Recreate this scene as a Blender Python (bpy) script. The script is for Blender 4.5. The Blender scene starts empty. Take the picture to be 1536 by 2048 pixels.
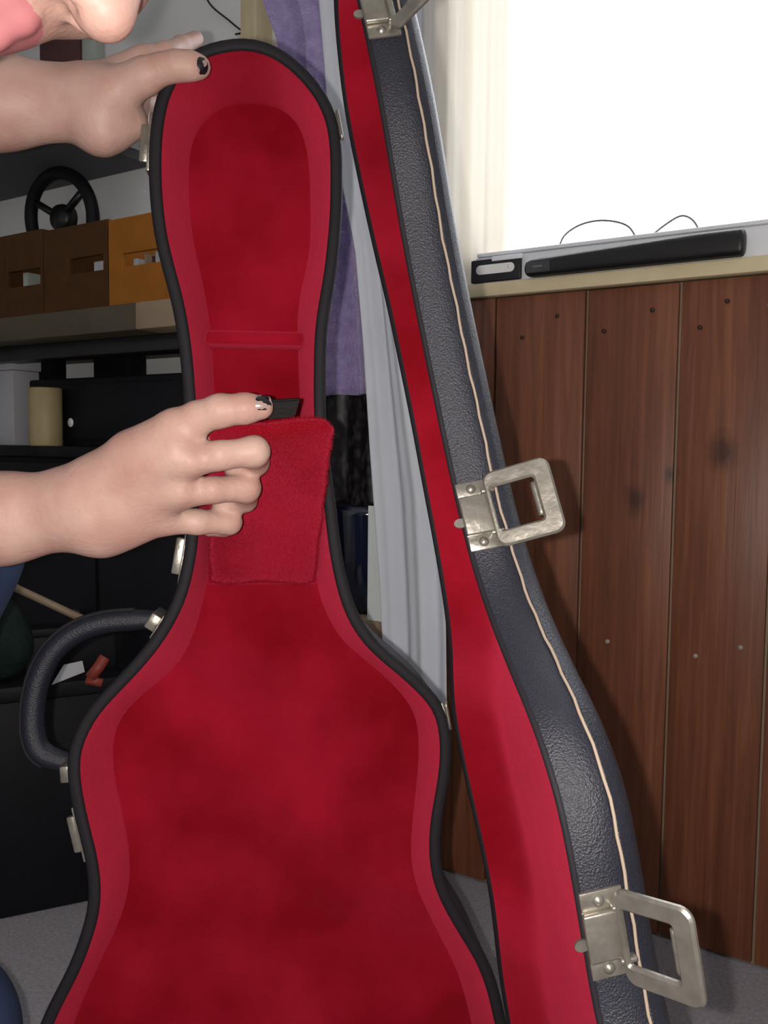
import bpy, bmesh, math, random
import numpy as np
from mathutils import Vector, Matrix
random.seed(7)
SC = bpy.context.scene
COL = SC.collection

# ------------------------------------------------------------------ camera
FPX, HZ, EYE = 1800.0, 890.0, 0.75
PITCH, ROLL = math.atan((1024 - HZ) / FPX), 0.0105
_c, _s = math.cos(PITCH), math.sin(PITCH)
FW = np.array([0, _c, -_s]); _up = np.array([0, _s, _c]); _rt = np.array([1.0, 0, 0])
RT = _rt * math.cos(ROLL) + _up * math.sin(ROLL)
UP = -_rt * math.sin(ROLL) + _up * math.cos(ROLL)
CAM = np.array([0, 0, EYE])
cd = bpy.data.cameras.new('camera'); cam = bpy.data.objects.new('camera', cd); COL.objects.link(cam)
cd.sensor_fit = 'VERTICAL'; cd.sensor_height = 24.0; cd.lens = 24.0 * FPX / 2048.0
cd.clip_start = 0.02; cd.clip_end = 60
M = Matrix.Identity(4)
for i in range(3):
    M[i][0], M[i][1], M[i][2], M[i][3] = RT[i], UP[i], -FW[i], CAM[i]
cam.matrix_world = M
SC.camera = cam

# ------------------------------------------------------------------ light
w = bpy.data.worlds.new('overcast_sky'); SC.world = w; w.use_nodes = True
w.node_tree.nodes['Background'].inputs[0].default_value = (0.92, 0.96, 1.0, 1)
w.node_tree.nodes['Background'].inputs[1].default_value = 4.5
fl = bpy.data.lights.new('phone_flash', 'POINT'); fl.energy = 23.0; fl.color = (1.0, 0.93, 0.86); fl.shadow_soft_size = 0.003
flo = bpy.data.objects.new('phone_flash', fl); COL.objects.link(flo)
flo.location = CAM + RT * -0.016 + UP * 0.001 + FW * 0.004
SC.view_settings.view_transform = 'Standard'; SC.view_settings.look = 'None'
SC.view_settings.gamma = 1.0; SC.view_settings.use_curve_mapping = False
SC.view_settings.exposure = 0.0
SC.cycles.max_bounces = 7; SC.cycles.diffuse_bounces = 4

# ------------------------------------------------------------------ helpers
def ray(px, py):
    return (px - 768) / FPX * RT - (py - 1024) / FPX * UP + FW
def at(px, py, d):
    return CAM + ray(px, py) * d
def hit(px, py, p0, n):
    r = ray(px, py); return CAM + r * (np.dot(p0 - CAM, n) / np.dot(r, n))

def link(o, parent=None):
    COL.objects.link(o)
    if parent is not None:
        o.parent = parent
        o.matrix_parent_inverse = Matrix.Translation(-Vector(world_loc(parent)))
    return o
def world_loc(o):
    v = Vector(o.location)
    if o.parent is not None and o.parent.type == 'EMPTY' and o.type == 'EMPTY':
        v = v
    return v if o.type == 'EMPTY' else Vector((0, 0, 0))
def mk(name, V, F, mat, parent=None, smooth=True, sharp=None):
    me = bpy.data.meshes.new(name)
    me.from_pydata([tuple(map(float, v)) for v in V], [], [tuple(int(i) for i in f) for f in F])
    me.validate(); me.update()
    bm = bmesh.new(); bm.from_mesh(me)
    bmesh.ops.recalc_face_normals(bm, faces=bm.faces[:])
    bm.to_mesh(me); bm.free()
    if smooth:
        me.polygons.foreach_set('use_smooth', [True] * len(me.polygons))
        if sharp is not None:
            try: me.set_sharp_from_angle(angle=math.radians(sharp))
            except Exception: pass
    for m in (mat if isinstance(mat, (list, tuple)) else [mat]): me.materials.append(m)
    return link(bpy.data.objects.new(name, me), parent)
def empty(name, loc):
    o = bpy.data.objects.new(name, None); o.location = Vector([float(x) for x in loc]); o.empty_display_size = 0.05
    COL.objects.link(o); return o
def tag(o, label=None, cat=None, group=None, kind=None):
    if label: o['label'] = label
    if cat: o['category'] = cat
    if group: o['group'] = group
    if kind: o['kind'] = kind
    return o
def box_data(fn, a0, a1, b0, b1, c0, c1, bev=0.0, seg=2):
    bm = bmesh.new()
    vs = [bm.verts.new(Vector([float(t) for t in fn(a, b, c)])) for a in (a0, a1) for b in (b0, b1) for c in (c0, c1)]
    for f in ((0, 1, 3, 2), (4, 6, 7, 5), (0, 4, 5, 1), (2, 3, 7, 6), (0, 2, 6, 4), (1, 5, 7, 3)):
        bm.faces.new([vs[i] for i in f])
    bmesh.ops.recalc_face_normals(bm, faces=bm.faces[:])
    if bev > 0:
        bmesh.ops.bevel(bm, geom=bm.edges[:], offset=bev, segments=seg, affect='EDGES', profile=0.5)
    V = [v.co[:] for v in bm.verts]; bm.verts.index_update()
    F = [[v.index for v in f.verts] for f in bm.faces]
    bm.free(); return V, F
def join(*parts):
    V, F = [], []
    for v, f in parts:
        o = len(V); V += [tuple(map(float, p)) for p in v]; F += [[i + o for i in q] for q in f]
    return V, F
def tube(pts, r, n=8, closed=False, cap=True):
    pts = [np.array(p, float) for p in pts]; k = len(pts)
    rs = [r] * k if np.isscalar(r) else list(r)
    V, F = [], []; prev = None
    for i, p in enumerate(pts):
        a = pts[(i - 1) % k] if (closed or i > 0) else p
        b = pts[(i + 1) % k] if (closed or i < k - 1) else p
        t = b - a; t = t / (np.linalg.norm(t) + 1e-12)
        if prev is None:
            h = np.array([0, 0, 1.0]) if abs(t[2]) < 0.9 else np.array([1.0, 0, 0])
            x = np.cross(t, h)
        else:
            x = prev - t * np.dot(prev, t)
        x = x / np.linalg.norm(x); prev = x; y = np.cross(t, x)
        for j in range(n):
            an = 2 * math.pi * j / n
            V.append(p + rs[i] * (math.cos(an) * x + math.sin(an) * y))
    for i in range(k if closed else k - 1):
        for j in range(n):
            a = i * n + j; b = i * n + (j + 1) % n; i2 = (i + 1) % k
            F.append([a, b, i2 * n + (j + 1) % n, i2 * n + j])
    if cap and not closed:
        F.append(list(range(n))[::-1]); F.append([(k - 1) * n + j for j in range(n)])
    return V, F
def lathe(c, axis, prof, n=32):
    axis = np.array(axis, float); axis /= np.linalg.norm(axis)
    h = np.array([0, 0, 1.0]) if abs(axis[2]) < 0.9 else np.array([1.0, 0, 0])
    x = np.cross(axis, h); x /= np.linalg.norm(x); y = np.cross(axis, x)
    V, F = [], []
    for r, t in prof:
        for j in range(n):
            a = 2 * math.pi * j / n
            V.append(np.array(c) + axis * t + r * (math.cos(a) * x + math.sin(a) * y))
    for i in range(len(prof) - 1):
        for j in range(n):
            F.append([i * n + j, i * n + (j + 1) % n, (i + 1) * n + (j + 1) % n, (i + 1) * n + j])
    return V, F
def loft(rings, cap0=False, cap1=False):
    n = len(rings[0]); V = [p for r in rings for p in r]; F = []
    for i in range(len(rings) - 1):
        for j in range(n):
            F.append([i * n + j, i * n + (j + 1) % n, (i + 1) * n + (j + 1) % n, (i + 1) * n + j])
    if cap0: F.append(list(range(n)))
    if cap1: F.append([(len(rings) - 1) * n + j for j in range(n)])
    return V, F
def catmull(P, k=8):
    P = np.array(P, float); Q = np.vstack([2 * P[0] - P[1], P, 2 * P[-1] - P[-2]]); out = []
    for i in range(1, len(Q) - 2):
        p0, p1, p2, p3 = Q[i - 1], Q[i], Q[i + 1], Q[i + 2]
        for j in range(k):
            t = j / k
            out.append(0.5 * ((2 * p1) + (-p0 + p2) * t + (2 * p0 - 5 * p1 + 4 * p2 - p3) * t * t + (-p0 + 3 * p1 - 3 * p2 + p3) * t ** 3))
    out.append(P[-1]); return np.array(out)
def arclen(P, n):
    t = np.r_[0, np.cumsum(np.linalg.norm(np.diff(P, axis=0), axis=1))]
    q = np.linspace(0, t[-1], n); return np.stack([np.interp(q, t, P[:, i]) for i in range(P.shape[1])], 1)
def grid(fn, nu, nv):
    V = [fn(i / (nu - 1), j / (nv - 1)) for i in range(nu) for j in range(nv)]
    F = [[i * nv + j, (i + 1) * nv + j, (i + 1) * nv + j + 1, i * nv + j + 1] for i in range(nu - 1) for j in range(nv - 1)]
    return V, F
def sheet(fn, nrm, nu, nv, th):
    V1, F1 = grid(fn, nu, nv); V2 = [np.array(v) + np.array(nrm) * th for v in V1]; n = len(V1)
    F = list(F1) + [[i + n for i in f[::-1]] for f in F1]
    rim = [i * nv for i in range(nu)] + [(nu - 1) * nv + j for j in range(1, nv)] + [i * nv + nv - 1 for i in range(nu - 2, -1, -1)] + [j for j in range(nv - 2, 0, -1)]
    for a, b in zip(rim, rim[1:] + rim[:1]): F.append([a, b, b + n, a + n])
    return list(V1) + V2, F

# ------------------------------------------------------------------ materials
def mat(name, col, rough=0.5, metal=0.0, sheen=0.0, sheencol=None, sss=0.0, spec=0.5, noise=None, bump=None, col2=None, coat=0.0):
    m = bpy.data.materials.new(name); m.use_nodes = True; nt = m.node_tree; b = nt.nodes['Principled BSDF']
    b.inputs['Base Color'].default_value = (*col, 1); b.inputs['Roughness'].default_value = rough; b.inputs['Metallic'].default_value = metal
    b.inputs['Specular IOR Level'].default_value = spec
    if sheen:
        b.inputs['Sheen Weight'].default_value = sheen; b.inputs['Sheen Roughness'].default_value = 0.5
        b.inputs['Sheen Tint'].default_value = (*(sheencol or (1, 1, 1)), 1)
    if coat: b.inputs['Coat Weight'].default_value = coat; b.inputs['Coat Roughness'].default_value = 0.08
    if sss:
        b.inputs['Subsurface Weight'].default_value = sss; b.inputs['Subsurface Radius'].default_value = (0.006, 0.002, 0.001); b.inputs['Subsurface Scale'].default_value = 1.0
    tc = nt.nodes.new('ShaderNodeTexCoord')
    if noise:
        n = nt.nodes.new('ShaderNodeTexNoise'); n.inputs['Scale'].default_value = noise[0]; n.inputs['Detail'].default_value = 4
        nt.links.new(tc.outputs['Object'], n.inputs['Vector'])
        r = nt.nodes.new('ShaderNodeValToRGB'); r.color_ramp.elements[0].position = 0.5 - noise[1]; r.color_ramp.elements[1].position = 0.5 + noise[1]
        r.color_ramp.elements[0].color = (*col, 1); r.color_ramp.elements[1].color = (*(col2 or col), 1)
        nt.links.new(n.outputs['Fac'], r.inputs['Fac']); nt.links.new(r.outputs['Color'], b.inputs['Base Color'])
    if bump:
        n = nt.nodes.new('ShaderNodeTexVoronoi' if len(bump) > 3 and bump[3] == 'v' else 'ShaderNodeTexNoise')
        n.inputs['Scale'].default_value = bump[0]
        if 'Detail' in n.inputs: n.inputs['Detail'].default_value = 3
        nt.links.new(tc.outputs['Object'], n.inputs['Vector'])
        bp = nt.nodes.new('ShaderNodeBump'); bp.inputs['Strength'].default_value = bump[1]; bp.inputs['Distance'].default_value = bump[2]
        nt.links.new(n.outputs[0], bp.inputs['Height']); nt.links.new(bp.outputs['Normal'], b.inputs['Normal'])
    return m
MT = {}
MT['plush'] = mat('red_plush', (0.150, 0.0014, 0.005), 0.95, sheen=1.0, sheencol=(0.72, 0.05, 0.11), spec=0.05, noise=(13, 0.16), col2=(0.245, 0.005, 0.016), bump=(1500, 0.45, 0.0016))
MT['vinyl'] = mat('black_grained_vinyl', (0.009, 0.0095, 0.016), 0.42, spec=0.4, noise=(14, 0.3), col2=(0.014, 0.015, 0.024), bump=(850, 0.42, 0.0008, 'v'))
MT['binding'] = mat('dark_binding', (0.010, 0.009, 0.012), 0.7, spec=0.2, bump=(300, 0.3, 0.001))
MT['thread'] = mat('cream_thread', (0.26, 0.20, 0.15), 0.8)
MT['nickel'] = mat('nickel_plate', (0.22, 0.205, 0.175), 0.34, metal=0.8, noise=(120, 0.25), col2=(0.32, 0.30, 0.265), bump=(90, 0.35, 0.002))
MT['strap'] = mat('black_leather_strap', (0.004, 0.003, 0.004), 0.6, spec=0.15, bump=(400, 0.3, 0.001))
MT['skin'] = mat('skin', (0.350, 0.195, 0.162), 0.5, sss=0.2, spec=0.25, noise=(34, 0.22), col2=(0.420, 0.285, 0.238), bump=(300, 0.35, 0.0012))
MT['lips'] = mat('lip_skin', (0.34, 0.115, 0.13), 0.4, sss=0.2, noise=(60, 0.3), col2=(0.38, 0.15, 0.16))
MT['white'] = mat('white_paint', (0.80, 0.79, 0.76), 0.5, noise=(6, 0.3), col2=(0.84, 0.83, 0.80))
MT['plaster'] = mat('pale_plaster', (0.78, 0.79, 0.79), 0.8, noise=(4, 0.3), col2=(0.84, 0.85, 0.85), bump=(60, 0.15, 0.003))
MT['cream'] = mat('cream_paint', (0.64, 0.54, 0.33), 0.5, noise=(30, 0.3), col2=(0.72, 0.62, 0.40))
MT['silver'] = mat('white_metal_rail', (0.78, 0.80, 0.85), 0.4, noise=(20, 0.3), col2=(0.82, 0.84, 0.89))
MT['black'] = mat('black_plastic', (0.007, 0.007, 0.008), 0.4)
MT['blacksoft'] = mat('black_vinyl_cover', (0.0035, 0.0035, 0.006), 0.6, spec=0.25, noise=(10, 0.3), col2=(0.006, 0.006, 0.010), bump=(200, 0.2, 0.001))
MT['carpet'] = mat('grey_carpet', (0.27, 0.25, 0.28), 0.95, noise=(180, 0.25), col2=(0.42, 0.40, 0.43), bump=(600, 0.8, 0.004))
MT['purple'] = mat('purple_fleece', (0.30, 0.22, 0.50), 0.9, sheen=0.8, sheencol=(0.8, 0.75, 1), noise=(60, 0.25), col2=(0.46, 0.38, 0.68), bump=(260, 0.9, 0.006))
MT['curtain'] = mat('blue_grey_cotton', (0.56, 0.59, 0.66), 0.85, noise=(12, 0.3), col2=(0.62, 0.65, 0.72), bump=(800, 0.2, 0.0006))
MT['navy'] = mat('navy_gloss', (0.008, 0.012, 0.03), 0.12, coat=0.5)
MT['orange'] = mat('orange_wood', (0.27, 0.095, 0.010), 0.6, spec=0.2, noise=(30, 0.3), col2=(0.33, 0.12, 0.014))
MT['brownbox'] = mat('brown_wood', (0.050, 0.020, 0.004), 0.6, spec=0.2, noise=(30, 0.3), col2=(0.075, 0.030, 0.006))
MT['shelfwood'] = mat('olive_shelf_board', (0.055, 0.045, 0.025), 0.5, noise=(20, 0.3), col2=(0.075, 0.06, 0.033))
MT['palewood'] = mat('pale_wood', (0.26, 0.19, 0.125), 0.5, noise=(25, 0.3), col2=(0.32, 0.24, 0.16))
MT['shelfshade'] = mat('shelf_underside_shade', (0.09, 0.09, 0.10), 0.7, noise=(12, 0.3), col2=(0.11, 0.11, 0.125))  # pale shelf's underside shade, given as the board colour
MT['maroon'] = mat('maroon_cloth', (0.06, 0.018, 0.018), 0.7, noise=(40, 0.3), col2=(0.09, 0.03, 0.03))
MT['palegreen'] = mat('pale_green_card', (0.30, 0.34, 0.30), 0.6, noise=(20, 0.3), col2=(0.36, 0.40, 0.36))
MT['paper'] = mat('white_paper', (0.40, 0.405, 0.44), 0.6)
MT['candle'] = mat('cream_wax', (0.36, 0.28, 0.14), 0.5, sss=0.1, noise=(20, 0.3), col2=(0.42, 0.34, 0.18))
MT['green'] = mat('dark_green_cloth', (0.004, 0.011, 0.010), 0.8, spec=0.2, noise=(14, 0.3), col2=(0.010, 0.024, 0.021), bump=(40, 0.6, 0.01))
MT['red'] = mat('rust_red_plastic', (0.25, 0.04, 0.025), 0.5)
MT['denim'] = mat('blue_denim', (0.012, 0.026, 0.075), 0.85, noise=(90, 0.3), col2=(0.02, 0.04, 0.10), bump=(900, 0.3, 0.001))
MT['tshirt'] = mat('blue_cotton', (0.04, 0.07, 0.18), 0.85, noise=(60, 0.3), col2=(0.05, 0.09, 0.22))
MT['hair'] = mat('brown_hair', (0.06, 0.035, 0.02), 0.5, noise=(120, 0.3), col2=(0.12, 0.07, 0.04), bump=(300, 0.8, 0.004))
MT['wire'] = mat('pale_grey_wire', (0.16, 0.15, 0.14), 0.5)
MT['nailhead'] = mat('nail_head', (0.32, 0.28, 0.25), 0.5)
MT['nailhole'] = mat('dark_nail', (0.03, 0.014, 0.010), 0.6)
def scale_material():
    m = mat('black_scaled_fabric', (0.010, 0.009, 0.010), 0.5); nt = m.node_tree; b = nt.nodes['Principled BSDF']
    tc = nt.nodes.new('ShaderNodeTexCoord'); mp = nt.nodes.new('ShaderNodeMapping'); mp.inputs['Scale'].default_value = (1, 1, 0.6)
    v = nt.nodes.new('ShaderNodeTexVoronoi'); v.inputs['Scale'].default_value = 95
    nt.links.new(tc.outputs['Object'], mp.inputs[0]); nt.links.new(mp.outputs[0], v.inputs['Vector'])
    r = nt.nodes.new('ShaderNodeValToRGB'); r.color_ramp.elements[0].position = 0.25; r.color_ramp.elements[1].position = 0.6
    r.color_ramp.elements[0].color = (0.040, 0.036, 0.045, 1); r.color_ramp.elements[1].color = (0.006, 0.005, 0.006, 1)
    nt.links.new(v.outputs['Distance'], r.inputs[0]); nt.links.new(r.outputs[0], b.inputs['Base Color'])
    return m
MT['scales'] = scale_material()
def nail_material():
    m = mat('chipped_black_polish', (0.01, 0.01, 0.012), 0.2); nt = m.node_tree; b = nt.nodes['Principled BSDF']
    tc = nt.nodes.new('ShaderNodeTexCoord'); n = nt.nodes.new('ShaderNodeTexNoise'); n.inputs['Scale'].default_value = 210; n.inputs['Detail'].default_value = 1
    nt.links.new(tc.outputs['Object'], n.inputs['Vector'])
    r = nt.nodes.new('ShaderNodeValToRGB'); r.color_ramp.interpolation = 'CONSTANT'; r.color_ramp.elements[1].position = 0.56
    r.color_ramp.elements[0].color = (0.008, 0.007, 0.010, 1); r.color_ramp.elements[1].color = (0.26, 0.18, 0.16, 1)
    nt.links.new(n.outputs['Fac'], r.inputs[0]); nt.links.new(r.outputs[0], b.inputs['Base Color'])
    return m
MT['polish'] = nail_material()

# ------------------------------------------------------------------ the long wall with the window
WA0 = hit(945, 1760, np.array([0, 0, 0.0]), np.array([0, 0, 1.0]))          # foot of the panelling
_d = ray(-1956, HZ); _d[2] = 0
TL = -_d / np.linalg.norm(_d)                                            # along the wall, towards the right and nearer
NW = np.array([TL[1], -TL[0], 0.0])
if np.dot(NW, CAM - WA0) < 0: NW = -NW
def wa(s, q, z): return WA0 + TL * s + NW * q + np.array([0, 0, z - WA0[2]])
def wsz(px, py, q=0.0):
    p = hit(px, py, WA0 + NW * q, NW); return float(np.dot(p - WA0, TL)), float(p[2])
def wood_material():
    m = bpy.data.materials.new('stained_pine'); m.use_nodes = True; nt = m.node_tree; b = nt.nodes['Principled BSDF']; L = nt.links.new
    N = nt.nodes.new
    tc = N('ShaderNodeTexCoord'); oi = N('ShaderNodeObjectInfo')
    mp = N('ShaderNodeMapping'); mp.inputs['Location'].default_value = tuple(-Vector(WA0)); 
    mr = N('ShaderNodeMapping'); mr.inputs['Rotation'].default_value = (0, 0, -math.atan2(TL[1], TL[0]))
    L(tc.outputs['Object'], mp.inputs[0]); L(mp.outputs[0], mr.inputs[0])
    sc = N('ShaderNodeMapping'); sc.inputs['Scale'].default_value = (1, 1, 0.045)
    ad = N('ShaderNodeVectorMath'); ad.operation = 'ADD'
    cm = N('ShaderNodeCombineXYZ'); mu = N('ShaderNodeMath'); mu.operation = 'MULTIPLY'; mu.inputs[1].default_value = 7.0
    L(oi.outputs['Random'], mu.inputs[0]); L(mu.outputs[0], cm.inputs[1]); L(mu.outputs[0], cm.inputs[2])
    L(mr.outputs[0], sc.inputs[0]); L(sc.outputs[0], ad.inputs[0]); L(cm.outputs[0], ad.inputs[1])
    n1 = N('ShaderNodeTexNoise'); n1.inputs['Scale'].default_value = 95; n1.inputs['Detail'].default_value = 5; n1.inputs['Distortion'].default_value = 0.6
    L(ad.outputs[0], n1.inputs['Vector'])
    n2 = N('ShaderNodeTexNoise'); n2.inputs['Scale'].default_value = 13; n2.inputs['Detail'].default_value = 3
    L(ad.outputs[0], n2.inputs['Vector'])
    n3 = N('ShaderNodeTexNoise'); n3.inputs['Scale'].default_value = 6; n3.inputs['Detail'].default_value = 3
    L(mr.outputs[0], n3.inputs['Vector'])
    r1 = N('ShaderNodeValToRGB'); r1.color_ramp.elements[0].position = 0.30; r1.color_ramp.elements[1].position = 0.72
    r1.color_ramp.elements[0].color = (0.090, 0.028, 0.013, 1); r1.color_ramp.elements[1].color = (0.28, 0.108, 0.052, 1)
    e = r1.color_ramp.elements.new(0.5); e.color = (0.170, 0.057, 0.027, 1)
    mx = N('ShaderNodeMath'); mx.operation = 'MULTIPLY_ADD'; mx.inputs[1].default_value = 0.5
    L(n1.outputs['Fac'], mx.inputs[0])
    m2 = N('ShaderNodeMath'); m2.operation = 'MULTIPLY_ADD'; m2.inputs[1].default_value = 0.5; 
    m3 = N('ShaderNodeMath'); m3.operation = 'MULTIPLY'; m3.inputs[1].default_value = 0.0
    L(n3.outputs['Fac'], m3.inputs[0]); L(n2.outputs['Fac'], m2.inputs[0]); L(m3.outputs[0], m2.inputs[2]); L(m2.outputs[0], mx.inputs[2])
    L(mx.outputs[0], r1.inputs[0])
    last = r1.outputs[0]
    for (px, py, rad) in ((1445, 905, 0.030), (1270, 1000, 0.026), (1340, 945, 0.02)):
        s, z = wsz(px, py)
        vd = N('ShaderNodeVectorMath'); vd.operation = 'SUBTRACT'; vd.inputs[1].default_value = (s, 0, z - WA0[2])
        L(mr.outputs[0], vd.inputs[0])
        ms = N('ShaderNodeVectorMath'); ms.operation = 'MULTIPLY'; ms.inputs[1].default_value = (1.0, 0.0, 0.75); L(vd.outputs[0], ms.inputs[0])
        ln = N('ShaderNodeVectorMath'); ln.operation = 'LENGTH'; L(ms.outputs[0], ln.inputs[0])
        nz = N('ShaderNodeTexNoise'); nz.inputs['Scale'].default_value = 40; L(mr.outputs[0], nz.inputs['Vector'])
        aa = N('ShaderNodeMath'); aa.operation = 'MULTIPLY_ADD'; aa.inputs[1].default_value = 0.022; L(nz.outputs['Fac'], aa.inputs[0]); L(ln.outputs['Value'], aa.inputs[2])
        mr2 = N('ShaderNodeMapRange'); mr2.inputs['From Min'].default_value = rad * 0.6; mr2.inputs['From Max'].default_value = rad * 1.3
        mr2.inputs['To Min'].default_value = 0.85; mr2.inputs['To Max'].default_value = 0.0
        L(aa.outputs[0], mr2.inputs['Value'])
        mixn = N('ShaderNodeMix'); mixn.data_type = 'RGBA'; L(mr2.outputs[0], mixn.inputs['Factor']); L(last, mixn.inputs['A'])
        mixn.inputs['B'].default_value = (0.045, 0.014, 0.008, 1); last = mixn.outputs['Result']
    L(last, b.inputs['Base Color']); b.inputs['Roughness'].default_value = 0.45; b.inputs['Specular IOR Level'].default_value = 0.4
    bp = N('ShaderNodeBump'); bp.inputs['Strength'].default_value = 0.35; bp.inputs['Distance'].default_value = 0.002
    L(n1.outputs['Fac'], bp.inputs['Height']); L(bp.outputs[0], b.inputs['Normal'])
    return m
MT['wood'] = wood_material()

sR0, _ = wsz(1165, 900); sR1, _ = wsz(1350, 900); sR2, _ = wsz(1531, 1300); sRm, _ = wsz(992, 640)
PW = sR1 - sR0
_, zt1 = wsz(950, 600); _, zt2 = wsz(1500, 545)
ZSILL = 0.5 * (zt1 + zt2)
sWIN, _ = wsz(850, 450)
print('plank', PW, sR2 - sR1, sR0 - sRm, 'zsill', zt1, zt2, 'swin', sWIN)
CEIL = 2.35
S_L, S_R, S_W2 = -2.3, 1.9, sWIN + 1.0
PT = 0.02                     # plank thickness: planks occupy q -0.02..0
Z_W2 = ZSILL + 1.05
wallp = [box_data(wa, S_L - 0.3, S_R + 0.3, -0.14, -PT - 0.004, 0, ZSILL),
         box_data(wa, S_L - 0.3, sWIN, -0.14, -PT - 0.004, ZSILL, CEIL),
         box_data(wa, S_W2, S_R + 0.3, -0.14, -PT - 0.004, ZSILL, CEIL),
         box_data(wa, sWIN, S_W2, -0.14, -PT - 0.004, Z_W2, CEIL)]
tag(mk('wall_back', *join(*wallp), MT['plaster'], smooth=False), kind='structure')
# floor, ceiling, the other walls
XL = wa(S_L, 0, 0)[0]; XR = wa(S_R, 0, 0)[0]; YB = -1.5
ww = lambda a, b, c: (a, b, c)
yl = wa(S_L, 0, 0)[1]; yr = wa(S_R, 0, 0)[1]
fp = [tuple(wa(S_L - 0.4, -0.16, 0)[:2]), tuple(wa(S_R + 0.4, -0.16, 0)[:2]), (XR + 0.4, YB - 0.2), (XL - 0.4, YB - 0.2)]
def slab(z0, z1): return [(x, y, z) for z in (z0, z1) for x, y in fp], [[0, 1, 2, 3], [4, 5, 6, 7], [0, 1, 5, 4], [1, 2, 6, 5], [2, 3, 7, 6], [3, 0, 4, 7]]
tag(mk('floor', *slab(-0.05, 0), MT['carpet'], smooth=False), kind='structure')
tag(mk('ceiling', *slab(CEIL, CEIL + 0.05), MT['plaster'], smooth=False), kind='structure')
tag(mk('wall_left', *box_data(ww, XL - 0.1, XL, YB, yl + 0.06, 0, CEIL), MT['plaster'], smooth=False), kind='structure')
tag(mk('wall_right', *box_data(ww, XR, XR + 0.1, YB, yr + 0.02, 0, CEIL), MT['plaster'], smooth=False), kind='structure')
tag(mk('wall_front', *box_data(ww, XL - 0.1, XR + 0.1, YB - 0.1, YB, 0, CEIL), MT['plaster'], smooth=False), kind='structure')
# plank panelling
panel = tag(mk('trim_1', *box_data(wa, sR0 - 3 * PW, sR0 + 7 * PW, -PT - 0.0045, -0.009, 0.0, ZSILL - 0.002), MT['palewood'], smooth=False), kind='structure')
edges = [sR0 - 3 * PW, sR0 - 2 * PW, sRm, sR0, sR1, sR2] + [sR2 + PW * k for k in range(1, 5)]
nspots = [(1455, 602), (1305, 620), (1115, 632), (1208, 662), (1045, 675), (1400, 655)]
pspots = [(1215, 1283), (1391, 1312), (1481, 1295), (1540, 610)]
for k in range(len(edges) - 1):
    g = 0.0035
    pk = mk('plank', *box_data(wa, edges[k] + g * 0.6, edges[k + 1] - g * 0.6, -0.0095, random.uniform(-0.001, 0.0015), 0.004, ZSILL - random.uniform(0.001, 0.004), 0.0018, 2), MT['wood'], panel, sharp=40)
    for lst, m_, nm, rr in ((nspots, MT['nailhole'], 'nail', 0.0035), (pspots, MT['nailhead'], 'nail_head', 0.0036)):
        for (x, y) in lst:
            s, z = wsz(x, y)
            if edges[k] < s < edges[k + 1]:
                mk(nm, *lathe(wa(s, 0.001, z), NW, [(0.0001, 0.0018), (rr * 0.7, 0.0016), (rr, 0.0005), (rr, -0.003)], 12), m_, pk)
# plaster facing above the panelling, left of the window, and the reveal
tag(mk('trim_2', *box_data(wa, sR0 - 3.0 * PW, sWIN - 0.004, -0.023, -0.008, ZSILL, Z_W2 + 0.1, 0.002), MT['white'], smooth=False), kind='structure')
# sheer white curtain at the left of the window
sm = bpy.data.materials.new('sheer_cream_net'); sm.use_nodes = True; nt = sm.node_tree; nt.nodes.remove(nt.nodes['Principled BSDF'])
df = nt.nodes.new('ShaderNodeBsdfDiffuse'); df.inputs[0].default_value = (0.86, 0.82, 0.74, 1)
tr = nt.nodes.new('ShaderNodeBsdfTranslucent'); tr.inputs[0].default_value = (0.86, 0.78, 0.66, 1)
mx_ = nt.nodes.new('ShaderNodeMixShader'); mx_.inputs[0].default_value = 0.22
nt.links.new(df.outputs[0], mx_.inputs[1]); nt.links.new(tr.outputs[0], mx_.inputs[2]); nt.links.new(mx_.outputs[0], nt.nodes['Material Output'].inputs[0])
sn0, sn1 = wsz(835, 300)[0], wsz(1012, 300)[0]
def net(a, b): return wa(sn0 + (sn1 - sn0) * a, -0.010 + 0.006 * math.sin(a * 17) + 0.003 * math.sin(a * 41 + b), (ZSILL + 0.024) + (Z_W2 + 0.05 - ZSILL) * b)
tag(mk('net_curtain', *grid(net, 60, 20), sm), 'sheer cream net curtain at the left side of the window', 'curtain')
# cream sill strip
_, zs2 = wsz(1240, 545); 
ZS2 = ZSILL + 0.022
tag(mk('trim_3', *box_data(wa, sWIN - 0.03, S_W2, -0.022, 0.012, ZSILL, ZS2, 0.003), MT['cream'], sharp=40), kind='structure')
# window: frame, glass
win = tag(mk('window_1', *join(
    box_data(wa, sWIN - 0.004, sWIN + 0.05, -0.075, -0.03, ZS2, Z_W2),
    box_data(wa, S_W2 - 0.05, S_W2, -0.075, -0.03, ZS2, Z_W2),
    box_data(wa, sWIN + 0.05, S_W2 - 0.05, -0.075, -0.03, Z_W2 - 0.05, Z_W2),
    box_data(wa, sWIN + 0.05, S_W2 - 0.05, -0.075, -0.03, ZS2, ZS2 + 0.05)), MT['white'], smooth=False), kind='structure')
gm = bpy.data.materials.new('window_glass'); gm.use_nodes = True
gb = gm.node_tree.nodes['Principled BSDF']; gb.inputs['Transmission Weight'].default_value = 1.0; gb.inputs['Roughness'].default_value = 0.0; gb.inputs['IOR'].default_value = 1.0; gb.inputs['Base Color'].default_value = (1, 1, 1, 1)
mk('pane', *box_data(wa, sWIN + 0.05, S_W2 - 0.05, -0.054, -0.05, ZS2 + 0.05, Z_W2 - 0.05), gm, win, smooth=False)
_, zr1 = wsz(1200, 492, 0.0)
ZRAIL = ZS2 + 0.044
mk('inner_sill', *box_data(wa, sWIN - 0.004, S_W2, -0.138, -0.021, ZSILL, ZS2, 0.001), MT['white'], win, sharp=40)
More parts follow.
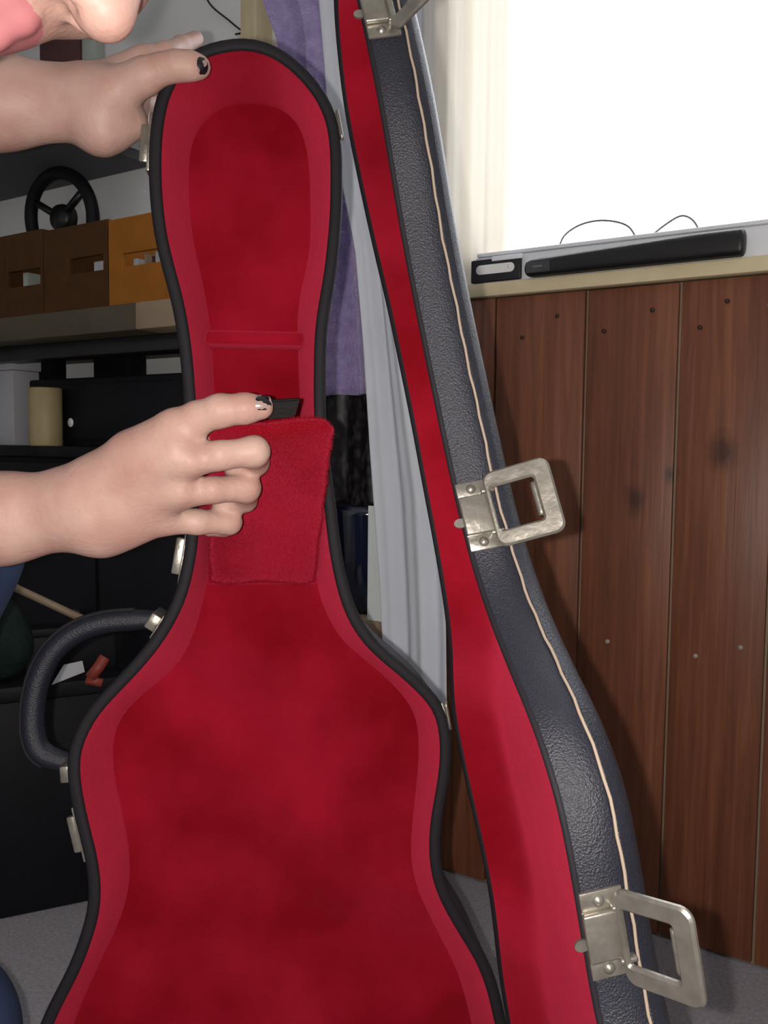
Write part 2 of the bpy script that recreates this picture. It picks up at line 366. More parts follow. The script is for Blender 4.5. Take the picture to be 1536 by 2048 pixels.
mk('bottom_rail', *box_data(wa, wsz(950, 550)[0], S_W2 - 0.03, -0.03, 0.0, ZS2, ZRAIL, 0.003), MT['silver'], win, sharp=40)
mk('rail_lip', *box_data(wa, wsz(955, 550)[0], S_W2 - 0.03, -0.028, 0.004, ZRAIL, ZRAIL + 0.006, 0.0015), MT['silver'], win, sharp=40)
# lock plate at the left end of the rail
s0, _ = wsz(950, 550); s1, _ = wsz(1045, 550)
lk = tag(empty('window_lock_plate', wa(s0, 0.004, ZS2 + 0.002)), 'black lock plate with a pale slot at the left end of the window rail', 'lock')
mk('plate', *box_data(wa, s0 - 0.004, s1, 0.0005, 0.008, ZS2 + 0.002, ZRAIL - 0.005, 0.0025), MT['black'], lk, sharp=40)
zc = (ZS2 + ZRAIL) / 2; a0, a1 = s0 + 0.014, s1 - 0.018
_rp = 0.0075
pl = [(a1 + _rp * math.cos(t), zc + _rp * math.sin(t)) for t in np.linspace(-math.pi / 2, math.pi / 2, 12)] + [(a0 + _rp * math.cos(t), zc + _rp * math.sin(t)) for t in np.linspace(math.pi / 2, 1.5 * math.pi, 12)]
mk('slot', *loft([[wa(s, 0.006, z) for s, z in pl], [wa(s, 0.0092, z) for s, z in pl]], True, True), MT['white'], lk, sharp=40)
mk('slot_pin', *lathe(wa(a1 - 0.001, 0.009, zc + 0.001), NW, [(0.0001, 0.002), (0.003, 0.0018), (0.0035, -0.001)], 14), MT['silver'], lk)
mk('clip', *box_data(wa, s0 + 0.035, s1 + 0.003, 0.006, 0.010, ZRAIL - 0.010, ZRAIL - 0.002, 0.001), MT['silver'], lk, sharp=40)
# black tapered bar lying along the rail
b0, _ = wsz(1052, 550, 0.01); b1, _ = wsz(1492, 505, 0.01)
hb = tag(empty('window_bar', wa(b0, 0.01, ZS2)), 'black tapered bar lying along the window rail above the cream sill', 'bar')
rings = []
for t in np.unique(np.r_[np.linspace(0, 0.05, 8), np.linspace(0.05, 0.975, 12), np.linspace(0.975, 1, 10)]):
    e = 1.0
    if t < 0.05: e = max(1 - ((0.05 - t) / 0.05) ** 2.5, 0.06) ** 0.4
    if t > 0.975: e = max(1 - ((t - 0.975) / 0.025) ** 3, 0.03) ** 0.3
    hh = (0.0135 + 0.0055 * min(1, t / 0.8)) * e; s = b0 + (b1 - b0) * t; zz = ZS2 + 0.0142 + 0.0055 * min(1, t / 0.8)
    qd = 0.012 * e
    rings.append([wa(s, 0.0125 + qd * math.copysign(abs(math.cos(a)) ** 0.7, math.cos(a)), zz + hh * math.copysign(abs(math.sin(a)) ** 0.7, math.sin(a))) for a in np.linspace(0, 2 * math.pi, 24, endpoint=False)])
mk('bar_body', *loft(rings, True, True), MT['black'], hb, sharp=60)
lb0 = b0 + 0.006
grey = mat('smoky_label', (0.045, 0.045, 0.05), 0.3)
mk('label_patch', *box_data(wa, lb0, lb0 + 0.04, 0.0232, 0.0252, ZS2 + 0.006, ZS2 + 0.023, 0.0008), grey, hb, sharp=40)
mk('label_line', *box_data(wa, lb0 + 0.012, lb0 + 0.028, 0.0250, 0.0256, ZS2 + 0.0140, ZS2 + 0.0160), mat('grey_print', (0.18, 0.18, 0.19), 0.5), hb, smooth=False)
# pale wire loops rising behind the rail
def wire(pix, label, q=-0.012):
    P = catmull([(*wsz(x, y, q), 0) for x, y in pix], 8)
    o = mk('wire_loop', *tube([wa(p[0], q, p[1]) for p in P], 0.0016, 6), MT['wire'])
    tag(o, label, 'wire', 'wires behind the window rail')
wire([(1116, 500), (1130, 470), (1165, 448), (1210, 441), (1255, 452), (1277, 485)], 'long low loop of pale wire behind the left of the window rail')
wire([(1293, 480), (1330, 450), (1362, 432), (1385, 440), (1397, 462), (1390, 482)], 'short peaked loop of pale wire behind the right of the window rail')

# ------------------------------------------------------------------ guitar case frame of reference
LEAN, YAW, PHI = 0.05, 0.10, 1.5829
CN = np.array([math.sin(YAW) * math.cos(LEAN), -math.cos(YAW) * math.cos(LEAN), math.sin(LEAN)])
CP0 = at(518, 1460, 0.68)
CU = np.cross([0, 0, 1.0], CN); CU /= np.linalg.norm(CU)
CV = np.cross(CN, CU)
if CV[2] < 0: CV = -CV
H1 = hit(684, 300, CP0, CN); H2 = hit(905, 1440, CP0, CN)
AX0 = (H1 - H2) / np.linalg.norm(H1 - H2)
H1b = H1 + CN * -0.0028 + np.cross(AX0, CN) * 0.00425
AX = (H1b - H2) / np.linalg.norm(H1b - H2)
def cw(u, v, n=0.0): return H2 + CU * u + CV * v + CN * n
def cuv(px, py, n=0.0):
    p = hit(px, py, H2 + CN * n, CN) - H2; return float(np.dot(p, CU)), float(np.dot(p, CV))
def lidrot(P):
    v = np.array(P, float) - H2; c, s = math.cos(PHI), math.sin(PHI)
    return H2 + v * c + np.cross(AX, v) * s + AX * np.dot(v, AX) * (1 - c)
mm = lambda L_: [(a / 1000, b / 1000) for a, b in L_]
OL = mm([(-160.5, 512.5), (-183.1, 507.6), (-199.4, 500.2), (-213.9, 486.7), (-221.8, 471.8), (-226.1, 455.2), (-228.3, 436.9), (-229.1, 416.5), (-228.0, 389.6), (-224.8, 363.4), (-219.4, 340.8), (-213.2, 318.6), (-209.2, 298.5), (-205.9, 272.7), (-203.7, 243.2), (-202.3, 206.1), (-201.2, 168.9), (-202.3, 133.9), (-205.2, 118.6), (-209.2, 100.3), (-219.5, 77.9), (-233.4, 57.5), (-250.5, 38.3), (-274.0, 13.3), (-283.8, -5.8), (-288.9, -18.8), (-288.2, -41.5), (-283.3, -69.0), (-278.6, -87.9), (-274.4, -107.6), (-273.3, -132.8), (-277.7, -151.5), (-287.2, -178.6), (-298.1, -199.9), (-308.3, -221.3), (-322, -262), (-331, -310), (-332, -360), (-322, -410), (-300, -458), (-260, -498), (-200, -523), (-130, -531)])
OR = mm([(-160.5, 512.5), (-144.3, 510.4), (-129.2, 503.6), (-114.3, 491.8), (-102.4, 478.8), (-94.1, 465.1), (-90.7, 456.0), (-88.0, 439.8), (-87.2, 422.4), (-87.4, 387.7), (-89.2, 364.2), (-92.4, 334.9), (-96.8, 312.4), (-99.0, 289.8), (-99.3, 267.3), (-99.2, 237.3), (-97.2, 207.1), (-93.7, 184.5), (-90.6, 161.8), (-88.2, 139.1), (-84.3, 116.3), (-78.9, 95.3), (-71.9, 78.1), (-57.3, 58.8), (-34.1, 39.6), (-15.0, 21.2), (-5.9, 9.8), (-2.3, -3.8), (-0.6, -19.4), (-1.6, -42.7), (-6.1, -67.9), (-9.1, -92.4), (-8.2, -114.7), (-1.7, -136.1), (13.0, -162.6), (27.9, -186.9), (38.0, -212.7), (44.2, -240.4), (56, -285), (64, -330), (65, -372), (55, -420), (32, -465), (-10, -502), (-70, -525), (-130, -531)])
DEP = 0.058
FRp = [(500, 205), (530, 207), (560, 215), (595, 245), (612, 290), (620, 340), (622, 420), (622, 470), (618, 520), (605, 570), (597, 620), (595, 660), (598, 720), (600, 800), (606, 900), (614, 1000), (622, 1080), (631, 1124), (635, 1173), (652, 1223), (689, 1284), (758, 1341), (813, 1396), (830, 1420), (838, 1470), (838, 1520), (830, 1600), (822, 1680), (826, 1740), (845, 1800), (880, 1870), (915, 1940), (945, 2048)]
FLp = [(500, 205), (470, 207), (440, 218), (400, 250), (382, 290), (376, 340), (378, 420), (385, 480), (396, 530), (408, 580), (415, 625), (420, 660), (425, 720), (428, 800), (428, 900), (425, 1000), (420, 1080), (418, 1124), (410, 1184), (377, 1293), (347, 1334), (301, 1375), (260, 1408), (235, 1441), (224, 1485), (226, 1540), (240, 1610), (257, 1690), (260, 1740), (257, 1771), (243, 1830), (216, 1888), (175, 1976), (146, 2048)]
FR = [cuv(x, y, -DEP) for x, y in FRp]; FL_ = [cuv(x, y, -DEP) for x, y in FLp]
def tail(F, O, sgn):
    v0 = F[-1][1]; off0 = None
    ov = np.array(O); u_at = lambda v: np.interp(-v, -ov[:, 1], ov[:, 0])
    off0 = F[-1][0] - u_at(v0)
    out = list(F)
    for v in np.linspace(v0 - 0.03, -0.40, 6): out.append((u_at(v) + off0 + (sgn * 0.03 - off0) * min(1, (v0 - v) / 0.2), v))
    for v in (-0.43, -0.455, -0.475, -0.488, -0.494): out.append((-0.13 + (u_at(v - 0.033) + 0.13) * 0.97, v))
    out.append((-0.13, -0.496)); return out
FR = tail(FR, OR, -1); FL_ = tail(FL_, OL, 1)
NH = 150
def half(O): return arclen(catmull(O, 8), NH)
hR, hL = half(OR), half(OL)
def pair(F, hO):
    Fd = arclen(catmull(F, 8), 1200); vt, vb = Fd[0, 1], Fd[-1, 1]
    o = np.minimum.accumulate(Fd[:, 1] - np.arange(len(Fd)) * 1e-9)
    tt = (hO[:, 1] - hO[-1, 1]) / (hO[0, 1] - hO[-1, 1])
    # stretch only near the ends
    vq = hO[:, 1].copy()
    top0, bot0 = hO[0, 1], hO[-1, 1]
    up_ = np.clip((vq - 0.36) / (top0 - 0.36), 0, 1); vq = vq + up_ * (vt - top0)
    dn_ = np.clip((-0.30 - vq) / (-0.30 - bot0), 0, 1); vq = vq + dn_ * (vb - bot0)
    return np.stack([np.interp(-vq, -o, Fd[:, 0]), vq], 1)
fR, fL = pair(FR, hR), pair(FL_, hL)
# start and end share points
fR[0] = fL[0]; fR[-1] = fL[-1]
OUT = np.vstack([hR, hL[-2:0:-1]]); FLO = np.vstack([fR, fL[-2:0:-1]])
NO = len(OUT)
for _ in range(3):
    FLO = 0.5 * FLO + 0.25 * (np.roll(FLO, 1, 0) + np.roll(FLO, -1, 0))
    OUT = 0.5 * OUT + 0.25 * (np.roll(OUT, 1, 0) + np.roll(OUT, -1, 0))
tg = np.roll(OUT, -1, 0) - np.roll(OUT, 1, 0); tg /= np.linalg.norm(tg, axis=1)[:, None]
ON = np.stack([-tg[:, 1], tg[:, 0]], 1)           # one side normal
cen = OUT.mean(0)
if np.mean(np.sum(ON * (OUT - cen), 1)) < 0: ON = -ON    # outward
for _ in range(4):
    ON = 0.5 * ON + 0.25 * (np.roll(ON, 1, 0) + np.roll(ON, -1, 0)); ON /= np.linalg.norm(ON, axis=1)[:, None]
def ring(off, n, tf=None): 
    P = OUT - ON * off
    return [cw(p[0], p[1], n) if tf is None else tf(cw(p[0], p[1], n)) for p in P]

CASE = empty('guitar_case', cw(-0.13, -0.53, -0.05))
tag(CASE, 'open black guitar case standing upright with a red plush lining', 'guitar case')
# base shell
mk('base_shell', *loft([ring(0.0012, -0.004), ring(0.0, -0.008), ring(0.0, -0.03), ring(0.001, -0.09), ring(0.004, -0.1), ring(0.012, -0.105), ring(0.02, -0.106)], False, True), MT['vinyl'], CASE, sharp=50)
# rim binding: two beads
mk('rim_binding', *loft([ring(0.0008, -0.007), ring(-0.0008, -0.003), ring(0.0002, -0.0006), ring(0.002, 0.0004), ring(0.0045, 0.0006), ring(0.0068, 0.0002), ring(0.0082, -0.001), ring(0.0086, -0.006)]), MT['binding'], CASE)
# lining: side wall and floor
def lin(s, n, off=0.0):
    A = OUT - ON * 0.0082; P = A + (FLO - A) * s
    return [cw(p[0], p[1], n) for p in P]
mk('base_lining', *loft([lin(0, -0.004), lin(0.02, -0.0025), lin(0.06, -0.004), lin(0.2, -0.012), lin(0.45, -0.026), lin(0.75, -0.043), lin(0.93, -0.053), lin(1.0, -0.0570), lin(1.03, -0.058)], False, True), MT['plush'], CASE, sharp=60)
# compartment partitions in the neck
def cbox(name, u0, u1, v0, v1, n0, n1, bev, m, par=CASE):
    return mk(name, *box_data(cw, u0, u1, v0, v1, n0, n1, bev, 4), m, par, sharp=70)
ul, va = cuv(408, 658, -0.032); ur, vb = cuv(608, 692, -0.032)
cbox('compartment_wall', ul, ur, vb, va, -0.0585, -0.032, 0.004, MT['plush'])
ul2, va2 = cuv(412, 1150, -0.047); ur2, vb2 = cuv(636, 1175, -0.047)
cbox('compartment_wall', ul2, ur2, vb2 + 0.002, va2, -0.0585, -0.052, 0.003, MT['plush'])
# compartment lid, hinged at its lower edge and lifted towards the viewer
FB0 = np.array(cw(*cuv(420, 1160, -0.044), -0.044)); FB1 = np.array(cw(*cuv(628, 1160, -0.044), -0.044))
FT0 = at(414, 848, 0.592); FT1 = at(668, 842, 0.590)
fn_ = np.cross(FB1 - FB0, FT0 - FB0); fn_ /= np.linalg.norm(fn_)
if np.dot(fn_, CAM - FB0) < 0: fn_ = -fn_
def flap_pt(a, b, side):
    # rounded upper corners
    x = 2 * a - 1
    drop = 0.10 * max(0, abs(x) - 0.82) ** 2 / 0.18 ** 2 * 0.35
    bb = b * (1 - drop)
    p = (FB0 * (1 - a) + FB1 * a) * (1 - bb) + (FT0 * (1 - a) + FT1 * a) * bb
    ed = max(0.0, 1 - abs(x) ** 8) ** 0.5 * max(0.0, 1 - abs(2 * b - 1) ** 14) ** 0.5
    wav = 0.0018 * math.sin(9 * a + 4 * b) * math.sin(7 * b + 1) - 0.004 * math.sin(math.pi * b)
    jag = 0.0006 * math.sin(23 * b + 5 * a) + 0.0003 * math.sin(57 * b + 2)
    if abs(x) > 0.999: p = p + (FB1 - FB0) / np.linalg.norm(FB1 - FB0) * jag
    return p + fn_ * (wav + side * 0.0065 * ed)
nu, nv = 41, 81
Va, Fa = grid(lambda a, b: flap_pt(a, b, 1), nu, nv); Vb_, Fb_ = grid(lambda a, b: flap_pt(a, b, -1), nu, nv)
flap = mk('compartment_lid', *join((Va, Fa), (Vb_, [f[::-1] for f in Fb_])), MT['plush'], CASE)
bmw = bmesh.new(); bmw.from_mesh(flap.data); bmesh.ops.remove_doubles(bmw, verts=bmw.verts[:], dist=0.0004); bmesh.ops.recalc_face_normals(bmw, faces=bmw.faces[:]); bmw.to_mesh(flap.data); bmw.free()
flap.data.polygons.foreach_set('use_smooth', [True] * len(flap.data.polygons))
# black pull strap at its upper edge
T = [at(528, 800, 0.585), at(600, 797, 0.586), at(590, 832, 0.590), at(536, 838, 0.590)]
tv = [p + fn_ * o for o in (0.0012, -0.0012) for p in T]
bmx = bmesh.new(); vs = [bmx.verts.new(Vector(p)) for p in tv]
for f in ((0, 1, 2, 3), (7, 6, 5, 4), (0, 4, 5, 1), (1, 5, 6, 2), (2, 6, 7, 3), (3, 7, 4, 0)): bmx.faces.new([vs[i] for i in f])
bmesh.ops.bevel(bmx, geom=bmx.edges[:], offset=0.0007, segments=2, affect='EDGES')
bmx.verts.index_update()
tab = mk('pull_strap', [v.co[:] for v in bmx.verts], [[v.index for v in f.verts] for f in bmx.faces], MT['strap'], flap, sharp=40); bmx.free()
tag(tab, 'black strap tab')

# short pile standing on the plush
def pile(o, count, ln, seed, wd=0.00022):
    rng = np.random.default_rng(seed); me = o.data; me.calc_loop_triangles()
    co = np.empty(len(me.vertices) * 3, np.float32); me.vertices.foreach_get('co', co); co = co.reshape(-1, 3).astype(float)
    tr = np.empty(len(me.loop_triangles) * 3, np.int32); me.loop_triangles.foreach_get('vertices', tr); tr = tr.reshape(-1, 3)
    A, B, C_ = co[tr[:, 0]], co[tr[:, 1]], co[tr[:, 2]]; nn = np.cross(B - A, C_ - A); ar = np.linalg.norm(nn, axis=1) + 1e-15
    nn /= ar[:, None]
    if o.name.startswith('compartment_lid') is False: nn[(nn @ CN) < 0] *= -1
    idx = rng.choice(len(tr), count, p=ar / ar.sum()); r1, r2 = rng.random(count), rng.random(count)
    sw = r1 + r2 > 1; r1[sw], r2[sw] = 1 - r1[sw], 1 - r2[sw]
    P = A[idx] + (B - A)[idx] * r1[:, None] + (C_ - A)[idx] * r2[:, None]
    D = nn[idx] + rng.normal(size=(count, 3)) * 0.55; D /= np.linalg.norm(D, axis=1)[:, None]
    S_ = np.cross(D, rng.normal(size=(count, 3))); S_ /= np.linalg.norm(S_, axis=1)[:, None]
    L_ = ln * rng.uniform(0.6, 1.2, count)[:, None]
    V = np.stack([P - S_ * wd - nn[idx] * 0.0003, P + S_ * wd - nn[idx] * 0.0003, P + D * L_], 1).reshape(-1, 3)
    m = bpy.data.meshes.new('pile'); m.vertices.add(len(V)); m.vertices.foreach_set('co', V.astype(np.float32).ravel())
    m.loops.add(len(V)); m.loops.foreach_set('vertex_index', np.arange(len(V), dtype=np.int32))
    m.polygons.add(count); m.polygons.foreach_set('loop_start', np.arange(0, len(V), 3, dtype=np.int32)); m.polygons.foreach_set('loop_total', np.full(count, 3, np.int32))
    m.materials.append(MT['plush']); m.update(calc_edges=True)
    po = link(bpy.data.objects.new('pile', m), o); po['kind'] = 'stuff'
pile(flap, 45000, 0.0024, 1)

# lid shell (built closed, then swung open about the hinge line)
LD = 0.036
lid = mk('lid_shell', *loft([ring(0.0012, 0.0015, lidrot), ring(0.0, 0.003, lidrot), ring(0.0, 0.016, lidrot), ring(-0.0003, 0.0225, lidrot), ring(0.0006, 0.0238, lidrot), ring(-0.0002, 0.0252, lidrot), ring(0.0016, 0.0295, lidrot), ring(0.0055, 0.0335, lidrot), ring(0.011, LD, lidrot), ring(0.022, LD + 0.002, lidrot), ring(0.035, LD + 0.003, lidrot)], False, True), MT['vinyl'], CASE, sharp=50)
mk('lid_binding', *loft([ring(0.0008, 0.0035, lidrot), ring(-0.0004, 0.0018, lidrot), ring(0.0002, 0.0003, lidrot), ring(0.0015, -0.0003, lidrot), ring(0.0042, 0.0006, lidrot), ring(0.0052, 0.004, lidrot), ring(0.0052, 0.010, lidrot)]), MT['binding'], CASE)
mk('lid_lining', *loft([ring(0.005, 0.0035, lidrot), ring(0.006, 0.0022, lidrot), ring(0.0075, 0.004, lidrot), ring(0.010, 0.012, lidrot), ring(0.014, 0.022, lidrot), ring(0.020, 0.028, lidrot), ring(0.030, 0.031, lidrot), ring(0.038, 0.032, lidrot)], False, True), MT['plush'], CASE, sharp=60)
# stitching along the edge of the lid
st = []
for i in range(NO):
    wv = 0.00035 * math.sin(i * 1.9) + 0.0002 * math.sin(i * 0.7)
    p = OUT[i] + ON[i] * 0.0003
    st.append(lidrot(cw(p[0], p[1], 0.0241 + wv)))
mk('stitching', *tube(st, 0.00085, 6, closed=True), MT['thread'], CASE)

# latches on the lid's free edge
def proj(P):
    v = np.array(P) - CAM; d = np.dot(v, FW); return 768 + FPX * np.dot(v, RT) / d, 1024 - FPX * np.dot(v, UP) / d
def lid_index(px, py):
    best = None
    for i in range(NH + 5, NO):
        x, y = proj(lidrot(cw(OUT[i][0], OUT[i][1], 0.004)))
        e = (x - px) ** 2 + (y - py) ** 2
        if best is None or e < best[0]: best = (e, i)
    return best[1]
def rrect(x0, x1, y0, y1, r, k=5):
    P = []
    for cx, cy, a0 in ((x1 - r, y1 - r, 0), (x0 + r, y1 - r, 90), (x0 + r, y0 + r, 180), (x1 - r, y0 + r, 270)):
        for j in range(k + 1):
            a = math.radians(a0 + 90 * j / k); P.append((cx + r * math.cos(a), cy + r * math.sin(a)))
    return P
def latch(i, lift, length=0.039, lab=None):
    o_ = OUT[i]; m_ = ON[i]; t_ = np.array([-m_[1], m_[0]])
    if t_[1] < 0: t_ = -t_                    # along the edge, up
    def L(t, w_, o): # along edge, away from rim, outwards
        p = o_ + t_ * t + m_ * o; return lidrot(cw(p[0], p[1], w_))
    root = mk('latch', *join(box_data(L, -0.0205, -0.0115, 0.001, 0.021, 0, 0.0022, 0.0006), box_data(L, 0.0115, 0.0205, 0.001, 0.021, 0, 0.0022, 0.0006), box_data(L, -0.0118, 0.0118, 0.001, 0.019, 0, 0.0016, 0.0004)), MT['nickel'], CASE, sharp=40)
    mk('cover_plate', *box_data(L, -0.0115, 0.0115, 0.0005, 0.0195, 0.0012, 0.0052, 0.0012, 3), MT['nickel'], root, sharp=50)
    mk('catch_nub', *loft([[L(0.003 * 0 + -0.003 + 0.0028 * math.cos(a), -0.0012 + 0.0036 * math.sin(a), o) for a in np.linspace(0, 2 * math.pi, 16, endpoint=False)] for o in (0.0008, 0.0022)], True, True), MT['nickel'], root, sharp=40)
    for tt in (-0.016, 0.016):
        base = L(tt, 0.0095, 0.0018); ax = L(tt, 0.0095, 0.01) - base
        mk('rivet', *lathe(base, ax, [(0.0001, 0.0022), (0.0016, 0.0018), (0.0028, 0.0006), (0.003, 0.0)], 16), MT['nickel'], root)
    for tt in (-0.0125, 0.0125): # pivot ears
        mk('pivot', *box_data(L, tt - 0.0012, tt + 0.0012, 0.014, 0.022, 0.001, 0.0065, 0.0008), MT['nickel'], root, sharp=50)
    # flipped-back loop: a rectangular frame with a curled lip
    ca, sa = math.cos(lift), math.sin(lift)
    def B(t, x, h): return L(t, 0.0165 + x * ca - h * sa, 0.0048 + x * sa + h * ca)
    W_ = 0.0225
    o2 = rrect(0, length, -W_, W_, 0.006); i2 = rrect(0.0032, length - 0.0105, -W_ + 0.0095, W_ - 0.0095, 0.0018)
    rg = [[B(t, x, 0.0) for x, t in o2], [B(t, x, 0.0014) for x, t in rrect(0.0, length, -W_, W_, 0.006)], [B(t, x, 0.0026) for x, t in rrect(0.0012, length - 0.0012, -W_ + 0.0012, W_ - 0.0012, 0.005)],
          [B(t, x, 0.0026) for x, t in rrect(0.0025, length - 0.0093, -W_ + 0.0083, W_ - 0.0083, 0.0024)], [B(t, x, 0.0014) for x, t in i2], [B(t, x, 0.0) for x, t in i2], [B(t, x, 0.0) for x, t in o2]]
    mk('loop', *loft(rg), MT['nickel'], root, sharp=35)
    mk('loop_lip', *tube([B(t, length - 0.0112, -0.001) for t in np.linspace(-0.010, 0.010, 9)], 0.0022, 10), MT['nickel'], root)
    return root
LI = [lid_index(921, 1035), lid_index(1172, 1885), lid_index(731, 15)]
latch(LI[0], 0.30); latch(LI[1], 0.95); latch(LI[2], 0.9)
# matching catches on the base's left edge
def base_catch(i, hgt=0.018, ln=0.042):
    o_ = OUT[i]; m_ = ON[i]; t_ = np.array([-m_[1], m_[0]])
    def L(t, w_, o): p = o_ + t_ * t + m_ * o; return cw(p[0], p[1], -w_)
    c = mk('catch', *join(box_data(L, -ln / 2, ln / 2, 0.003, 0.02, -0.0003, 0.0022, 0.0005), box_data(L, -ln / 3, ln / 3, 0.006, 0.011, 0.001, 0.0085, 0.0015)), MT['nickel'], CASE, sharp=40)
    for tt in (-ln * 0.38, ln * 0.38):
        b_ = L(tt, 0.012, 0.0013); mk('rivet', *lathe(b_, L(tt, 0.012, 0.01) - b_, [(0.0001, 0.0018), (0.0014, 0.0014), (0.0024, 0.0)], 12), MT['nickel'], c)
for k in LI: base_catch(k)
def out_index_v(v, side):
    r_ = range(0, NH) if side > 0 else range(NH, NO)
    return min(r_, key=lambda i: abs(OUT[i][1] - v))
# carrying handle on the left shoulder of the base, bulging out to the left
HN = -0.045
iA = out_index_v(cuv(312, 1252, HN)[1], -1); iB = out_index_v(cuv(150, 1528, HN)[1], -1)
pA, pB = OUT[iA], OUT[iB]
hp_ = [tuple(pA + ON[iA] * 0.004)] + [cuv(x, y, HN) for x, y in ((262, 1240), (205, 1246), (150, 1266), (106, 1304), (78, 1358), (66, 1420), (68, 1472), (88, 1508))] + [tuple(pB + ON[iB] * 0.006)]
hc = catmull(hp_, 6); nh = len(hc)
Vh, Fh = [], []; nr = 14
rings_h = []
for k_, p in enumerate(hc):
    t = hc[min(k_ + 1, nh - 1)] - hc[max(k_ - 1, 0)]; t /= np.linalg.norm(t); sd = np.array([-t[1], t[0]])
    f_ = k_ / (nh - 1); r_ = 0.0088 if 0.1 < f_ < 0.9 else 0.0066 + 0.022 * min(f_, 1 - f_)
    rings_h.append([cw(p[0] + sd[0] * r_ * math.cos(a), p[1] + sd[1] * r_ * math.cos(a), HN + 1.15 * r_ * math.sin(a)) for a in np.linspace(0, 2 * math.pi, nr, endpoint=False)])
handle = mk('handle', *loft(rings_h, True, True), MT['vinyl'], CASE)
# piping along the handle's outer edge
pip = []
for k_, p in enumerate(hc[5:-5]):
    k2 = k_ + 5; t = hc[k2 + 1] - hc[k2 - 1]; t /= np.linalg.norm(t); sd = np.array([-t[1], t[0]])
    if np.dot(sd, p - cen) < 0: sd = -sd
    pip.append(cw(p[0] + sd[0] * 0.0086, p[1] + sd[1] * 0.0086, HN + 0.003))
mk('handle_piping', *tube(pip, 0.0016, 8), MT['binding'], handle)
for ii in (iA, iB):
    o_ = OUT[ii]; m_ = ON[ii]; t_ = np.array([-m_[1], m_[0]])
    Lh = lambda t, w_, o: cw(*(o_ + t_ * t + m_ * o), -w_)
    hm = mk('handle_mount', *join(box_data(Lh, -0.010, 0.010, 0.012, 0.060, -0.0004, 0.0024, 0.0006), box_data(Lh, -0.0065, 0.0065, 0.018, 0.056, 0.002, 0.011, 0.0015)), MT['nickel'], CASE, sharp=40)
    for w_ in (0.0145, 0.058):
        b0_ = Lh(0, w_, 0.002); mk('rivet', *lathe(b0_, Lh(0, w_, 0.01) - b0_, [(0.0001, 0.0014), (0.0014, 0.001), (0.002, 0.0)], 10), MT['nickel'], hm)
# hinges
for (px, py) in ((682, 245), (905, 1438)):
    i = out_index_v(cuv(px, py)[1], 1); c0 = np.array(cw(OUT[i][0] + 0.0012, OUT[i][1], 0.0)); c0 = c0
    ax = AX
    hp = tube([c0 + ax * t for t in np.linspace(-0.011, 0.011, 6)], 0.0013, 10)
    hg = mk('hinge', *hp, MT['nickel'], CASE)
    m_ = ON[i]; t_ = np.array([-m_[1], m_[0]])
    L = lambda t, w_, o: cw(*(OUT[i] + t_ * t + m_ * o), -w_)
    mk('hinge_leaf', *box_data(L, -0.010, 0.010, 0.001, 0.012, -0.0005, 0.0006, 0.0002), MT['nickel'], hg, sharp=40)
    Lr = lambda t, w_, o: lidrot(cw(*(OUT[i] + t_ * t + m_ * o), w_))
    mk('hinge_leaf', *box_data(Lr, -0.010, 0.010, 0.001, 0.012, -0.0005, 0.0006, 0.0002), MT['nickel'], hg, sharp=40)

# ------------------------------------------------------------------ person: signed distance body meshed once
def smin(a, b, k):
    if k <= 0: return np.minimum(a, b)
    h = np.maximum(k - np.abs(a - b), 0) / k
    return np.minimum(a, b) - h * h * k * 0.25
def smax(a, b, k): return -smin(-a, -b, k)
def cone(P, a, b, r1, r2):
    a = np.asarray(a, float); b = np.asarray(b, float)
    ba = b - a; L2 = ba @ ba; pa = P - a
    t = np.clip((pa @ ba) / L2, 0, 1)
    return np.linalg.norm(pa - t[:, None] * ba, axis=1) - (r1 + (r2 - r1) * t)
def ell(P, c, R, r):
    q = (P - np.asarray(c)) @ np.asarray(R).T; r = np.asarray(r)
    k0 = np.linalg.norm(q / r, axis=1); k1 = np.linalg.norm(q / (r * r), axis=1) + 1e-9
    return k0 * (k0 - 1) / k1
def chain(P, pts, rs, k):
    d = None
    for i in range(len(pts) - 1):
        c = cone(P, pts[i], pts[i + 1], rs[i], rs[i + 1]); d = c if d is None else smin(d, c, k)
    return d
def bounded(f, P, lo, hi, m=0.06):
    lo = np.asarray(lo) - m; hi = np.asarray(hi) + m
    inside = ((P > lo) & (P < hi)).all(1)
    d = np.linalg.norm(np.maximum(np.maximum(lo - P, P - hi), 0), axis=1) + m
    if inside.any(): d[inside] = f(P[inside])
    return d
def evalc(f, P, ch=40000): return np.concatenate([f(P[i:i + ch]) for i in range(0, len(P), ch)]) if len(P) else np.zeros(0)
